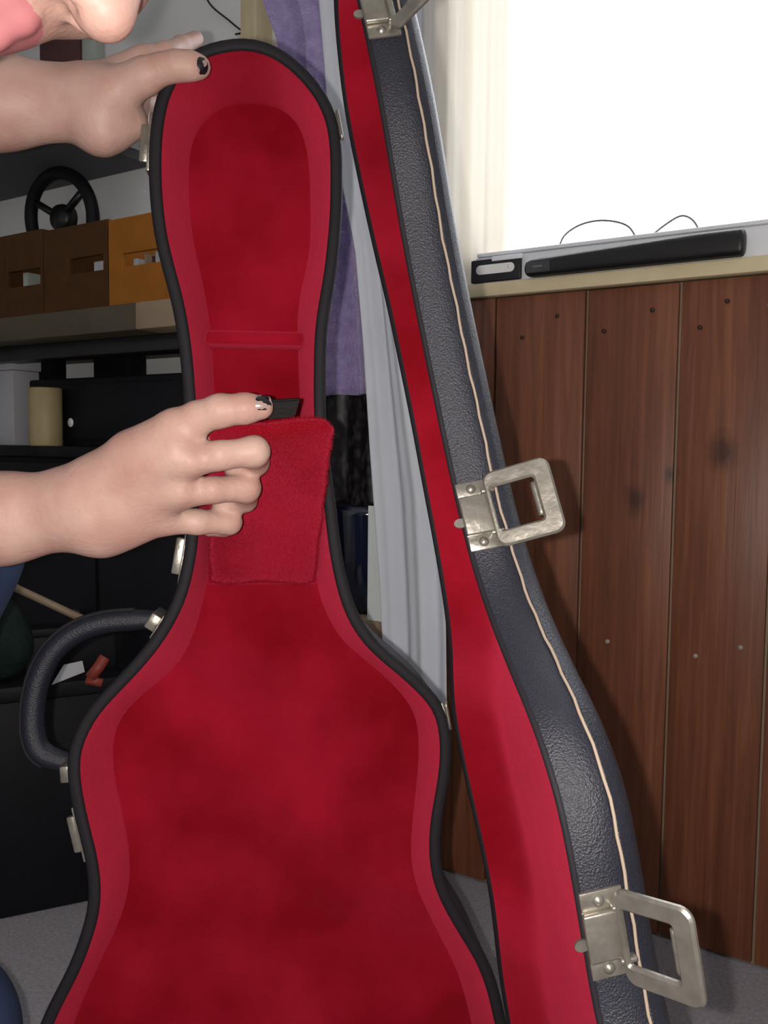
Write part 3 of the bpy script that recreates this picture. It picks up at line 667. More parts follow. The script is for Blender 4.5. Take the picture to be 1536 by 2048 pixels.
def mesh_sdf(f, lo, hi, h):
    lo = np.array(lo, float); hi = np.array(hi, float)
    sz = 16; n = np.ceil((hi - lo) / (h * sz)).astype(int)
    C = np.stack(np.meshgrid(*[np.arange(k) for k in n], indexing='ij'), -1).reshape(-1, 3) * sz
    while sz > 1:
        d = evalc(f, lo + (C + sz / 2) * h); C = C[np.abs(d) < sz * h * 0.95 + h * 0.5]
        ns = sz // 2
        o = np.stack(np.meshgrid(*[np.arange(2)] * 3, indexing='ij'), -1).reshape(-1, 3) * ns
        C = (C[:, None, :] + o[None]).reshape(-1, 3); sz = ns
    S = np.array([1 << 42, 1 << 21, 1], np.int64)
    offs = np.array([[i >> 2 & 1, i >> 1 & 1, i & 1] for i in range(8)])
    ck = ((C[:, None, :] + offs[None]).astype(np.int64) @ S)
    uk, inv = np.unique(ck.ravel(), return_inverse=True)
    up_ = np.stack([uk >> 42, (uk >> 21) & ((1 << 21) - 1), uk & ((1 << 21) - 1)], 1)
    val = evalc(f, lo + up_ * h); cv = val[inv].reshape(-1, 8)
    act = (cv.min(1) < 0) & (cv.max(1) >= 0); C = C[act]; cv = cv[act]
    acc = np.zeros((len(C), 3)); cnt = np.zeros(len(C))
    for a in range(8):
        for b in range(a + 1, 8):
            if bin(a ^ b).count('1') != 1: continue
            cr = (cv[:, a] < 0) != (cv[:, b] < 0)
            t = cv[cr, a] / (cv[cr, a] - cv[cr, b])
            acc[cr] += offs[a] + (offs[b] - offs[a]) * t[:, None]; cnt[cr] += 1
    V = lo + (C + acc / cnt[:, None]) * h
    keys = C.astype(np.int64) @ S; order = np.argsort(keys); sk = keys[order]
    def find(Q):
        k = Q.astype(np.int64) @ S; p = np.clip(np.searchsorted(sk, k), 0, len(sk) - 1)
        return np.where(sk[p] == k, order[p], -1)
    F = []
    E3 = np.eye(3, dtype=int)
    for ax, ci in ((0, 4), (1, 2), (2, 1)):
        e1, e2 = E3[(ax + 1) % 3], E3[(ax + 2) % 3]
        m = (cv[:, 0] < 0) != (cv[:, ci] < 0); idx = np.where(m)[0]
        q = np.stack([idx, find(C[idx] - e1), find(C[idx] - e1 - e2), find(C[idx] - e2)], 1)
        ok = (q >= 0).all(1); q = q[ok]; s = cv[idx[ok], 0] < 0
        q[~s] = q[~s][:, ::-1]; F.append(q)
    return V, np.vstack(F)
def mk_fast(name, V, F, mats, parent, mi=None):
    me = bpy.data.meshes.new(name)
    me.vertices.add(len(V)); me.vertices.foreach_set('co', V.astype(np.float32).ravel())
    me.loops.add(F.size); me.loops.foreach_set('vertex_index', F.astype(np.int32).ravel())
    me.polygons.add(len(F)); me.polygons.foreach_set('loop_start', np.arange(0, F.size, 4, dtype=np.int32)); me.polygons.foreach_set('loop_total', np.full(len(F), 4, np.int32))
    me.polygons.foreach_set('use_smooth', np.ones(len(F), bool))
    for m in mats: me.materials.append(m)
    if mi is not None: me.polygons.foreach_set('material_index', mi.astype(np.int32))
    me.update(calc_edges=True); me.validate()
    return link(bpy.data.objects.new(name, me), parent)

# head frame: the face looks down and to the right
NOSE = at(220, 76, 0.385)
hf = np.array([0.58, -0.10, -0.81]); hf /= np.linalg.norm(hf)
hu = np.array([0.81, 0.10, 0.58]); hu -= hf * (hu @ hf); hu /= np.linalg.norm(hu)
hx = np.cross(hf, hu)
HR = np.stack([hx, hf, hu])                      # rows: local axes
HC = NOSE - hf * 0.122 + hu * 0.026
def hd(x, y, z): return HC + hx * x + hf * y + hu * z
I3 = np.eye(3)
def head_sdf(P):
    e = lambda c, r: ell(P, hd(*c), HR, r)
    d = e((0, -0.012, 0.045), (0.076, 0.096, 0.088))
    d = smin(d, e((0, 0.030, -0.040), (0.060, 0.060, 0.072)), 0.05)
    d = smin(d, e((0, 0.060, -0.088), (0.026, 0.026, 0.022)), 0.03)
    for s in (-1, 1):
        d = smin(d, e((s * 0.036, 0.062, -0.012), (0.028, 0.026, 0.026)), 0.03)
        d = smin(d, cone(P, hd(s * 0.012, 0.088, 0.045), hd(s * 0.045, 0.072, 0.042), 0.010, 0.010), 0.02)
        d = smin(d, e((s * 0.032, 0.074, 0.022), (0.015, 0.012, 0.011)), 0.006)
        d = smin(d, e((s * 0.078, -0.012, 0.005), (0.010, 0.022, 0.034)), 0.008)
    d = smin(d, cone(P, hd(0, 0.086, 0.030), hd(0, 0.108, -0.018), 0.008, 0.0105), 0.016)
    d = smin(d, e((0, 0.110, -0.022), (0.0125, 0.0125, 0.0115)), 0.010)
    for s in (-1, 1):
        d = smin(d, e((s * 0.0125, 0.099, -0.026), (0.0085, 0.0115, 0.0085)), 0.006)
        d = smax(d, -e((s * 0.0075, 0.1045, -0.036), (0.0045, 0.0065, 0.006)), 0.003)
    # muzzle and lips
    d = smin(d, e((0, 0.074, -0.052), (0.028, 0.020, 0.020)), 0.018)
    for z, y, r in ((-0.0525, 0.0925, 0.0062), (-0.0655, 0.0905, 0.0072)):
        for s in (-1, 1):
            d = smin(d, cone(P, hd(0, y, z), hd(s * 0.022, y - 0.012, -0.059), r, 0.003), 0.005)
    d = smin(d, e((0, 0.083, -0.094), (0.018, 0.016, 0.015)), 0.02)
    return d
sh_r = np.array([-0.44, 0.24, 0.93]); sh_l = np.array([-0.50, 0.60, 1.05])
el_r = np.array([-0.46, 0.50, 0.70]); el_l = np.array([-0.52, 0.74, 1.00])
neck0 = np.array([-0.42, 0.42, 1.02]); neck1 = hd(0, -0.03, -0.06)
hip = np.array([-0.80, 0.48, 0.42])
def rhand(P):
    wr = [at(120, 1000, 0.603), at(120, 1045, 0.606)]
    d = smin(cone(P, at(165, 990, 0.600), at(0, 1018, 0.605), 0.0185, 0.0205), cone(P, at(165, 1045, 0.604), at(0, 1058, 0.608), 0.0175, 0.0205), 0.02)
    d = smin(d, cone(P, at(0, 1038, 0.607), el_r, 0.027, 0.040), 0.02)
    mc = [(at(205, 975, 0.597), at(338, 898, 0.576), 0.0165, 0.0125), (at(208, 1000, 0.598), at(368, 925, 0.577), 0.018, 0.0122), (at(210, 1035, 0.602), at(352, 986, 0.589), 0.018, 0.0112), (at(210, 1062, 0.606), at(330, 1038, 0.604), 0.0165, 0.0102)]
    for a, b, r1, r2 in mc: d = smin(d, cone(P, a, b, r1, r2), 0.014)
    d = smin(d, cone(P, at(165, 1010, 0.60), at(215, 1010, 0.600), 0.022, 0.020), 0.02)
    # thumb with its mound
    th = chain(P, [at(222, 950, 0.594), at(268, 912, 0.587), at(352, 858, 0.577), at(395, 836, 0.572), at(440, 822, 0.569), at(490, 817, 0.569), at(522, 815, 0.571)],
               [0.0165, 0.0165, 0.0128, 0.0104, 0.0104, 0.0094, 0.0078], 0.004)
    d = smin(d, th, 0.016)
    d = smin(d, cone(P, at(300, 915, 0.582), at(362, 893, 0.580), 0.013, 0.009), 0.012)
    mi = chain(P, [at(368, 922, 0.577), at(440, 911, 0.572), at(508, 903, 0.580), at(512, 925, 0.600), at(470, 938, 0.603)], [0.0120, 0.0090, 0.0098, 0.0084, 0.0075], 0.004)
    ri = chain(P, [at(352, 988, 0.589), at(425, 980, 0.588), at(492, 976, 0.600), at(490, 1000, 0.622), at(445, 1010, 0.622)], [0.0110, 0.0084, 0.0094, 0.0080, 0.0072], 0.004)
    pi_ = chain(P, [at(330, 1040, 0.604), at(395, 1044, 0.611), at(458, 1044, 0.624), at(448, 1052, 0.643), at(418, 1055, 0.640)], [0.0102, 0.0082, 0.0085, 0.0072, 0.0064], 0.004)
    ix = chain(P, [at(334, 894, 0.577), at(372, 882, 0.589), at(401, 882, 0.608), at(425, 874, 0.634), at(468, 864, 0.640)], [0.0122, 0.0092, 0.0088, 0.0080, 0.0072], 0.004)
    for q in (mi, ri, pi_, ix): d = smin(d, q, 0.004)
    # knuckle bones and tendons
    for (x, y, z) in ((352, 905, 0.566), (382, 925, 0.566), (362, 985, 0.579)):
        d = smin(d, cone(P, at(x, y, z), at(x - 60, y + (12 if y < 960 else 6), z + 0.006), 0.0052, 0.002), 0.010)
    return d
def lhand(P):
    d = smin(cone(P, at(150, 188, 0.668), at(-10, 182, 0.664), 0.0205, 0.0225), cone(P, at(150, 228, 0.670), at(-10, 228, 0.666), 0.0190, 0.0215), 0.02)
    d = smin(d, cone(P, at(-10, 205, 0.665), el_l, 0.030, 0.042), 0.02)
    for a, b, r1, r2 in ((at(190, 185, 0.669), at(288, 122, 0.688), 0.018, 0.0115), (at(195, 205, 0.671), at(275, 160, 0.697), 0.019, 0.0115), (at(200, 232, 0.673), at(264, 200, 0.702), 0.0185, 0.0110), (at(205, 250, 0.675), at(262, 238, 0.705), 0.0185, 0.0105)):
        d = smin(d, cone(P, a, b, r1, r2), 0.014)
    d = smin(d, cone(P, at(205, 262, 0.667), at(262, 246, 0.676), 0.0165, 0.0125), 0.012)
    th = chain(P, [at(180, 200, 0.664), at(225, 185, 0.658), at(290, 152, 0.650), at(322, 138, 0.647), at(352, 132, 0.6455), at(380, 132, 0.6455), at(398, 134, 0.6475)],
               [0.018, 0.017, 0.0128, 0.0104, 0.0104, 0.0098, 0.0085], 0.004)
    d = smin(d, th, 0.012)
    fs = [chain(P, [at(288, 126, 0.686), at(332, 108, 0.697), at(362, 92, 0.722), at(392, 78, 0.745)], [0.0115, 0.0085, 0.0072, 0.0062], 0.004),
          chain(P, [at(275, 160, 0.697), at(284, 158, 0.735), at(300, 160, 0.770), at(345, 168, 0.785)], [0.0115, 0.0092, 0.0082, 0.0070], 0.004),
          chain(P, [at(264, 200, 0.702), at(276, 200, 0.740), at(292, 205, 0.772), at(335, 212, 0.785)], [0.0110, 0.0090, 0.0080, 0.0068], 0.004),
          chain(P, [at(262, 238, 0.705), at(272, 240, 0.735), at(288, 246, 0.765), at(325, 252, 0.782)], [0.0105, 0.0082, 0.0072, 0.0062], 0.004)]
    for q in fs: d = smin(d, q, 0.005)
    return d
kn_l = at(-118, 1090, 0.80); ft_l = np.array([-0.56, 0.82, 0.05])
kn_r = at(-168, 2100, 0.66); ft_r = np.array([-0.74, 0.55, 0.06])
def torso(P, g=0.0):
    d = cone(P, (sh_r + sh_l) / 2 + np.array([-0.03, 0, -0.03]), hip + np.array([0, 0, 0.02]), 0.115 + g, 0.12 + g)
    d = smin(d, cone(P, sh_r, sh_l, 0.058 + g, 0.058 + g), 0.08)
    d = smin(d, cone(P, sh_r + np.array([-0.07, 0.08, -0.10]), sh_l + np.array([-0.07, -0.08, -0.12]), 0.10 + g, 0.10 + g), 0.06)
    return d
def legs(P, g=0.0):
    a = np.array([0.0, 0.09, 0]); 
    d = cone(P, hip - a, hip + a, 0.11 + g, 0.11 + g)
    d = smin(d, cone(P, hip + a, kn_l, 0.085 + g, 0.055 + g), 0.05)
    d = smin(d, cone(P, kn_l, ft_l + np.array([0, 0, 0.05]), 0.055 + g, 0.04 + g), 0.03)
    d = smin(d, cone(P, hip - a, kn_r, 0.085 + g, 0.058 + g), 0.05)
    d = smin(d, cone(P, kn_r, ft_r + np.array([0, 0, 0.04]), 0.055 + g, 0.042 + g), 0.03)
    return d
def body(P):
    d = bounded(head_sdf, P, HC - 0.14, HC + 0.14)
    d = smin(d, cone(P, neck1, neck0, 0.052, 0.058), 0.04)
    d = smin(d, torso(P), 0.05)
    d = smin(d, smin(bounded(rhand, P, BRH[0], BRH[1]), cone(P, el_r, sh_r, 0.043, 0.055), 0.03), 0.03)
    d = smin(d, smin(bounded(lhand, P, BLH[0], BLH[1]), cone(P, el_l, sh_l, 0.044, 0.055), 0.03), 0.03)
    d = smin(d, legs(P), 0.04)
    for ft in (ft_l, ft_r):
        d = smin(d, cone(P, ft + np.array([-0.02, 0, 0]), ft + np.array([0.13, 0, -0.01]), 0.036, 0.026), 0.03)
    return d
def bb(pts, r): a = np.array(pts); return a.min(0) - r, a.max(0) + r
BRH = bb([el_r, at(540, 800, 0.56), at(540, 1060, 0.66), at(160, 1100, 0.62)], 0.05)
BLH = bb([el_l, at(420, 60, 0.64), at(420, 60, 0.79), at(150, 290, 0.66), at(300, 290, 0.79)], 0.05)
LO = (-1.05, 0.08, 0.0); HI = (0.0, 1.0, 1.35)
PER = empty('person', (-0.65, 0.6, 0.0))
tag(PER, 'person leaning in from the left with bare forearms, lifting the red flap of the case', 'person')
Vb, Fb = mesh_sdf(body, LO, HI, 0.002)
cenf = Vb[Fb].mean(1); q = (cenf - HC) @ HR.T
lip = (((q[:, 0] / 0.0245) ** 2 + ((q[:, 2] + 0.0592) / 0.0135) ** 2) < 1) & (q[:, 1] > 0.081)
mk_fast('body', Vb, Fb, [MT['skin'], MT['lips']], PER, lip.astype(int))
def shirt(P):
    d = torso(P, 0.008)
    d = smin(d, cone(P, sh_r, sh_r + (el_r - sh_r) * 0.55, 0.063, 0.058), 0.03)
    d = smin(d, cone(P, sh_l, sh_l + (el_l - sh_l) * 0.55, 0.063, 0.058), 0.03)
    d = smin(d, cone(P, hip + np.array([0.06, 0, 0.14]), hip + np.array([0.0, 0, 0.03]), 0.128, 0.142), 0.03)
    return smin(d, cone(P, neck0, neck0 + (neck0 - neck1) * 0.1, 0.062, 0.066), 0.02)
mk_fast('t_shirt', *mesh_sdf(shirt, (-1.1, 0.0, 0.2), (-0.15, 1.05, 1.3), 0.005), [MT['tshirt']], PER)
mk_fast('trousers', *mesh_sdf(lambda P: legs(P, 0.009), (-1.1, 0.1, -0.02), (-0.1, 1.1, 0.9), 0.005), [MT['denim']], PER)
def hairf(P):
    d = ell(P, hd(0, -0.022, 0.055), HR, (0.086, 0.103, 0.092))
    return smax(d, -ell(P, hd(0, 0.09, -0.02), HR, (0.075, 0.075, 0.10)), 0.01)
mk_fast('hair', *mesh_sdf(hairf, HC - 0.2, HC + 0.2, 0.004), [MT['hair']], PER)
def fingernail(c, along, normal, ln, wd, rad):
    al = np.array(along, float); al /= np.linalg.norm(al); nn = np.array(normal, float); nn -= al * (nn @ al); nn /= np.linalg.norm(nn); sd = np.cross(al, nn)
    V, F = [], []; nr, na = 5, 20
    for r in np.linspace(0.001, 1, nr):
        for a in np.linspace(0, 2 * math.pi, na, endpoint=False):
            x = ln / 2 * r * math.copysign(abs(math.cos(a)) ** 0.75, math.cos(a)); y = wd / 2 * r * math.copysign(abs(math.sin(a)) ** 0.75, math.sin(a))
            V.append(np.array(c) + al * x + sd * y + nn * (math.sqrt(max(rad * rad - y * y, 1e-8)) - rad - 0.18 * abs(x) * (x > 0) * r + 0.0006 * (1 - r ** 6)))
    for i in range(nr - 1):
        for j in range(na): F.append([i * na + j, i * na + (j + 1) % na, (i + 1) * na + (j + 1) % na, (i + 1) * na + j])
    tag(mk('fingernail', V, F, MT['polish'], PER), 'chipped black nail polish')
a_, b_ = at(490, 817, 0.569), at(524, 815, 0.571)
nr_ = CAM - b_; nr_ /= np.linalg.norm(nr_); nr_ = nr_ + UP * 0.55 + RT * 0.1; nr_ /= np.linalg.norm(nr_)
fingernail(b_ - (b_ - a_) * 0.1 + nr_ * 0.0086, b_ - a_, nr_, 0.0125, 0.0112, 0.0085)
a_, b_ = at(380, 132, 0.6455), at(398, 134, 0.6475)
nr_ = CAM - b_; nr_ /= np.linalg.norm(nr_); nr_ = nr_ + RT * 0.15 + UP * 0.1; nr_ /= np.linalg.norm(nr_)
fingernail(b_ - (b_ - a_) * 0.15 + nr_ * 0.0094, b_ - a_, nr_, 0.0125, 0.0118, 0.0095)

# ------------------------------------------------------------------ fabrics hanging at the wall
def drape(name, left, right, q0, amp, nf, th, m, label, cat, ztop, zbot, ph=0.0, group=None):
    # left / right: lists of (s, z) along the edges from top to bottom
    l = np.array(left); r = np.array(right)
    def f(a, b):
        z = ztop + (zbot - ztop) * b
        sl = np.interp(-z, -l[:, 1], l[:, 0]); sr = np.interp(-z, -r[:, 1], r[:, 0])
        s = sl + (sr - sl) * a
        fold = amp * math.sin(2 * math.pi * nf * a + ph + 0.8 * b) + 0.35 * amp * math.sin(2 * math.pi * nf * 2.3 * a + 1.3 + 2.2 * b)
        return wa(s, q0 + fold, z)
    o = mk(name, *sheet(f, NW, 70, 60, th), m)
    return tag(o, label, cat, group)
QC = 0.21
cl = [wsz(x, y, QC) for x, y in ((638, -150), (645, 0), (662, 200), (692, 370), (718, 500), (735, 700), (747, 900), (765, 1150), (772, 1290), (775, 1420))]
cr = [wsz(x, y, QC) for x, y in ((760, -150), (770, 0), (790, 400), (830, 700), (880, 1000), (890, 1250), (892, 1420))]
# the curtain's upper end reaches a rail on the wall
zc_top, zc_bot = 1.75, 0.30
drape('curtain', cl, cr, QC, 0.008, 1.7, 0.002, MT['curtain'], 'pale blue-grey cotton curtain hanging behind the open case', 'curtain', zc_top, zc_bot, 0.6)
QP = 0.10
pl_ = [wsz(x, y, QP) for x, y in ((520, -200), (540, 0), (575, 95), (580, 200), (600, 500), (610, 790), (615, 900))]
pr_ = [wsz(x, y, QP) for x, y in ((690, -200), (705, 0), (720, 300), (745, 500), (765, 800), (770, 900))]
_, zpb = wsz(690, 790, QP)
drape('purple_robe', pl_, pr_, QP, 0.016, 2.2, 0.006, MT['purple'], 'fluffy purple robe hanging between the case and the curtain', 'robe', 1.75, zpb, 1.2)
QS = 0.06
sl_ = [wsz(x, y, QS) for x, y in ((636, 300), (640, 1020))]; sr_ = [wsz(x, y, QS) for x, y in ((775, 300), (790, 1020))]
_, zsb = wsz(700, 1010, QS)
drape('dark_garment', sl_, sr_, QS, 0.008, 1.6, 0.003, MT['scales'], 'black garment with a scale pattern below the purple robe', 'clothing', 1.2, zsb, 0.2)
# hanging rail that carries them
s_a, s_b = wsz(470, 0)[0], wsz(830, 0)[0]
tag(mk('clothes_rail', *join(tube([wa(s, 0.12, 1.76) for s in np.linspace(s_a, s_b, 8)], 0.012, 12), tube([wa(s_a + 0.02, -0.02, 1.76), wa(s_a + 0.02, 0.12, 1.76)], 0.009, 10), tube([wa(s_b - 0.02, -0.02, 1.76), wa(s_b - 0.02, 0.12, 1.76)], 0.009, 10)), MT['black']), 'black wall rail carrying the robe and the curtain', 'rail')
# door casing left of the robe
tag(mk('trim_4', *join(box_data(wa, wsz(488, 60)[0], wsz(514, 60)[0], -0.03, 0.012, 0, 2.05, 0.004), box_data(wa, wsz(514, 60)[0], wsz(528, 60)[0], -0.03, 0.022, 0, 2.05, 0.003)), MT['cream'], sharp=40), kind='structure')
# thin dark cord on the pale wall
P = catmull([(*wsz(x, y, 0.004), 0) for x, y in ((385, -40), (405, 0), (440, 30), (468, 52), (474, 46), (470, 56), (455, 60))], 6)
tag(mk('cord', *tube([wa(p[0], -0.018, p[1]) for p in P], 0.0018, 6), MT['black']), 'thin dark cord hanging on the pale wall above the upper hand', 'cord')

# navy glossy tub on a pale stool, a pale card behind it
ZST = wsz(740, 1236, 0.15)[1]
sa, sb = wsz(640, 1240, 0.13)[0], wsz(785, 1240, 0.13)[0]
stl = tag(empty('low_stool', wa((sa + sb) / 2, 0.09, 0)), 'low pale wooden stool behind the right shoulder of the case', 'stool')
mk('seat', *box_data(wa, sa, sb, 0.005, 0.17, ZST - 0.03, ZST, 0.004), MT['palewood'], stl, sharp=40)
for s in (sa + 0.02, sb - 0.02):
    for q_ in (0.025, 0.15):
        mk('leg', *box_data(wa, s - 0.014, s + 0.014, q_ - 0.014, q_ + 0.014, 0, ZST - 0.03, 0.003), MT['palewood'], stl, sharp=40)
sc_ = (sa + sb) / 2 - 0.005
ZTT = wsz(700, 1010, 0.12)[1]
hgt = ZTT - ZST
prof = [(0.001, 0.001), (0.046, 0.001), (0.052, 0.008), (0.060, hgt * 0.5), (0.066, hgt * 0.92), (0.068, hgt), (0.062, hgt - 0.004), (0.06, hgt * 0.5), (0.001, 0.012)]
tag(mk('navy_tub', *lathe(wa(sc_, 0.09, ZST), (0, 0, 1), prof, 40), MT['navy']), 'glossy navy tub on the pale stool behind the case', 'tub')
cs0, cs1 = wsz(736, 1080, 0.166)[0], wsz(775, 1080, 0.166)[0]
tag(mk('pale_card', *box_data(wa, cs0, cs1, 0.164, 0.167, ZST, wsz(750, 1012, 0.166)[1], 0.001), mat('pale_mint_card', (0.72, 0.78, 0.76), 0.5), smooth=False), 'pale green card standing beside the navy tub', 'card')

# ------------------------------------------------------------------ left: shelves and clutter
QSH = 0.36
zsh1 = wsz(180, 615, QSH)[1]; zsh0 = wsz(180, 668, QSH)[1]
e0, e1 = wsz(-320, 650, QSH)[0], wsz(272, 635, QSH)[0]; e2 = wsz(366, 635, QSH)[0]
sh = tag(empty('shelf_unit', wa((e0 + e2) / 2, 0.2, 0)), 'long wooden shelf on black posts carrying the slotted boxes', 'shelf')
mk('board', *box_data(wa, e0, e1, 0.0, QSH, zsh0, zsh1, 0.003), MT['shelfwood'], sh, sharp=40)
mk('board_end', *box_data(wa, e1, e2, 0.0, QSH + 0.002, zsh0, zsh1, 0.003), MT['palewood'], sh, sharp=40)  # tone change along the board drawn as a paler end piece
for (x0, x1) in ((40, 95), (186, 256)):
    u0, u1 = wsz(x0, 720, 0.118)[0], wsz(x1, 720, 0.118)[0]
    mk('post', *box_data(wa, u0, u1, 0.07, 0.118, 0, zsh0, 0.003), MT['black'], sh, sharp=40)
mk('under_shade', *box_data(wa, e0, e2, 0.26, 0.31, zsh0 - 0.028, zsh0, 0.003), MT['black'], sh, sharp=40)  # black strip standing in for the shade below the board
# slotted wooden boxes
def slot_box(x0, x1, ytop, ybot, m, label, slot, q1=0.345):
    a0, zt = wsz(x0, ytop, q1); a1, _ = wsz(x1, ytop, q1); zb = zsh1
    zt = wsz((x0 + x1) / 2, ytop, q1)[1]
    o = tag(empty('slotted_box', wa((a0 + a1) / 2, q1 - 0.12, zb)), label, 'box', 'wooden boxes on the shelf')
    th = 0.008
    sx0 = wsz(slot[0], slot[3], q1)[0]; sx1 = wsz(slot[2], slot[1], q1)[0]; _mx = (slot[0] + slot[2]) / 2; sz0 = wsz(_mx, slot[3], q1)[1]; sz1 = wsz(_mx, slot[1], q1)[1]
    mk('front_panel', *join(box_data(wa, a0, sx0, q1 - th, q1, zb, zt, 0.001), box_data(wa, sx1, a1, q1 - th, q1, zb, zt, 0.001), box_data(wa, sx0, sx1, q1 - th, q1, zb, sz0, 0.001), box_data(wa, sx0, sx1, q1 - th, q1, sz1, zt, 0.001)), m, o, smooth=False)
    mk('side_panel', *box_data(wa, a0, a0 + th, q1 - 0.24, q1 - th, zb, zt, 0.001), m, o, smooth=False)
    mk('side_panel', *box_data(wa, a1 - th, a1, q1 - 0.24, q1 - th, zb, zt, 0.001), m, o, smooth=False)
    mk('back_panel', *box_data(wa, a0 + th, a1 - th, q1 - 0.24, q1 - 0.24 + th, zb, zt, 0.001), m, o, smooth=False)
    mk('bottom_panel', *box_data(wa, a0 + th, a1 - th, q1 - 0.24 + th, q1 - th, zb, zb + th, 0.001), m, o, smooth=False)
    return a0, a1, zb, zt, sx0, sx1, sz0, sz1
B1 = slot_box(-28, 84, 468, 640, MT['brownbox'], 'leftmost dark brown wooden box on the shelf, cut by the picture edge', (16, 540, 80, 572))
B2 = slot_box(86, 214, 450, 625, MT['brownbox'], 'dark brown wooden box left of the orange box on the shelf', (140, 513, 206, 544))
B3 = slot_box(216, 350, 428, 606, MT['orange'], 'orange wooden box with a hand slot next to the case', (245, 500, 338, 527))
k = 0
for B, lst in ((B3, ((0.15, 0.05, 'paper'), (0.36, 0.02, 'palewood'), (0.52, 0.02, 'maroon'), (0.66, 0.09, 'paper'))), (B2, ((0.72, 0.2, 'paper'),)), (B1, ((0.35, 0.08, 'palegreen'),))):
    a0, a1, zb, zt, sx0, sx1, sz0, sz1 = B
    nm = {id(B3): 'orange box', id(B2): 'brown box beside it', id(B1): 'leftmost brown box'}[id(B)]
    for t, wd_, mm_ in lst:
        s = sx0 + (sx1 - sx0) * t; ww_ = (sx1 - sx0) * wd_ * 0.9
        words = ['first', 'second', 'third', 'fourth', 'fifth'][k % 5]; k += 1
        o = mk('sleeve', *box_data(wa, max(s - ww_, a0 + 0.01), min(s + ww_, a1 - 0.01), 0.15, 0.332, zb + 0.009, sz1 - 0.001 - 0.006 * (k % 2), 0.0006), MT[mm_], smooth=False)
        if len(lst) == 1:
            lab = {'paper': 'white sleeve showing through the slot of the middle brown box', 'palegreen': 'pale green sleeve inside the leftmost brown box'}[mm_]
        else:
            lab = words + ' sleeve from the left behind the slot of the orange box'
        tag(o, lab, 'sleeve', 'sleeves in the boxes')
# black wheel with spokes behind the boxes
wq = 0.06
wc_s, wc_z = wsz(130, 438, wq); WR = 0.104
wh = tag(empty('steering_wheel', wa(wc_s, wq, zsh1)), 'black ring wheel with spokes standing behind the wooden boxes', 'wheel')
tilt = 0.35
def wp(a, r, off=0.0): return wa(wc_s + r * math.cos(a), wq + 0.01 + r * math.sin(a) * 0.12 + off, wc_z + r * math.sin(a) * 0.88)
mk('rim', *tube([wp(a, WR) for a in np.linspace(0, 2 * math.pi, 48, endpoint=False)], 0.0140, 12, closed=True), MT['blacksoft'], wh)
mk('hub', *lathe(wp(0, 0), NW, [(0.001, 0.012), (0.026, 0.010), (0.03, 0.0), (0.03, -0.02), (0.001, -0.02)], 24), MT['black'], wh)
for a in (0.55, 2.6, 4.71):
    mk('spoke', *tube([wp(a, 0.02), wp(a, 0.09)], 0.008, 8), MT['black'], wh)
mk('stand', *box_data(wa, wc_s - 0.03, wc_s + 0.03, 0.0, 0.05, zsh1, wc_z - 0.02, 0.004), MT['black'], wh, sharp=40)
# upper wall shelf, underside shade put into the dark board colour
zu = wsz(200, 348, 0.0)[1]
u0, u1 = wsz(-300, 380, 0)[0], wsz(292, 330, 0)[0]
us = tag(empty('wall_shelf', wa((u0 + u1) / 2, 0, zu)), 'wall shelf with a shade-grey board and a pale front edge behind the upper arm', 'shelf')
mk('board', *box_data(wa, u0, u1, -0.022, 0.235, zu, zu + 0.022, 0.002), MT['shelfshade'], us, sharp=40)
mk('front_edge', *box_data(wa, u0, u1, 0.235, 0.247, zu - 0.004, zu + 0.036, 0.002), MT['palegreen'], us, sharp=40)
bx0, bx1 = wsz(78, 120, 0.2)[0], wsz(160, 120, 0.2)[0]
tag(mk('maroon_book', *box_data(wa, bx0, bx1, 0.17, 0.20, zu + 0.0225, zu + 0.25, 0.004), MT['maroon'], sharp=40), 'dark maroon book standing on the wall shelf beneath the lips', 'book')
bx0, bx1 = wsz(163, 120, 0.21)[0], wsz(189, 120, 0.21)[0]
tag(mk('pale_green_book', *box_data(wa, bx0, bx1, 0.185, 0.21, zu + 0.0225, zu + 0.27, 0.003), MT['palegreen'], sharp=40), 'slim pale green book next to the maroon one on the wall shelf', 'book')

# black cabinets below the shelf
QB = 0.30
c0, c1 = wsz(-160, 1100, QB)[0], wsz(440, 1100, QB)[0]
zlow = wsz(150, 893, QB)[1]
lowc = tag(empty('black_cabinet', wa((c0 + c1) / 2, QB - 0.1, 0)), 'large black cabinet standing on the carpet under the shelf', 'cabinet')
mk('carcass', *box_data(wa, c0, c1, 0.125, QB, 0.0, zlow - 0.02, 0.004), MT['blacksoft'], lowc, sharp=40)
mk('top_board', *box_data(wa, c0 - 0.005, c1 + 0.005, 0.122, QB + 0.012, zlow - 0.02, zlow, 0.003), MT['blacksoft'], lowc, sharp=40)
ncol = 3
for k in range(ncol):
    d0 = c0 + (c1 - c0) * k / ncol + 0.006; d1 = c0 + (c1 - c0) * (k + 1) / ncol - 0.006
    dr = mk('door', *box_data(wa, d0, d1, QB, QB + 0.008, 0.04, zlow - 0.03, 0.003), MT['blacksoft'], lowc, sharp=40)
    mk('knob', *lathe(wa(d1 - 0.03, QB + 0.008, zlow * 0.6), NW, [(0.004, 0), (0.004, 0.008), (0.009, 0.012), (0.009, 0.018), (0.001, 0.02)], 16), MT['black'], dr)
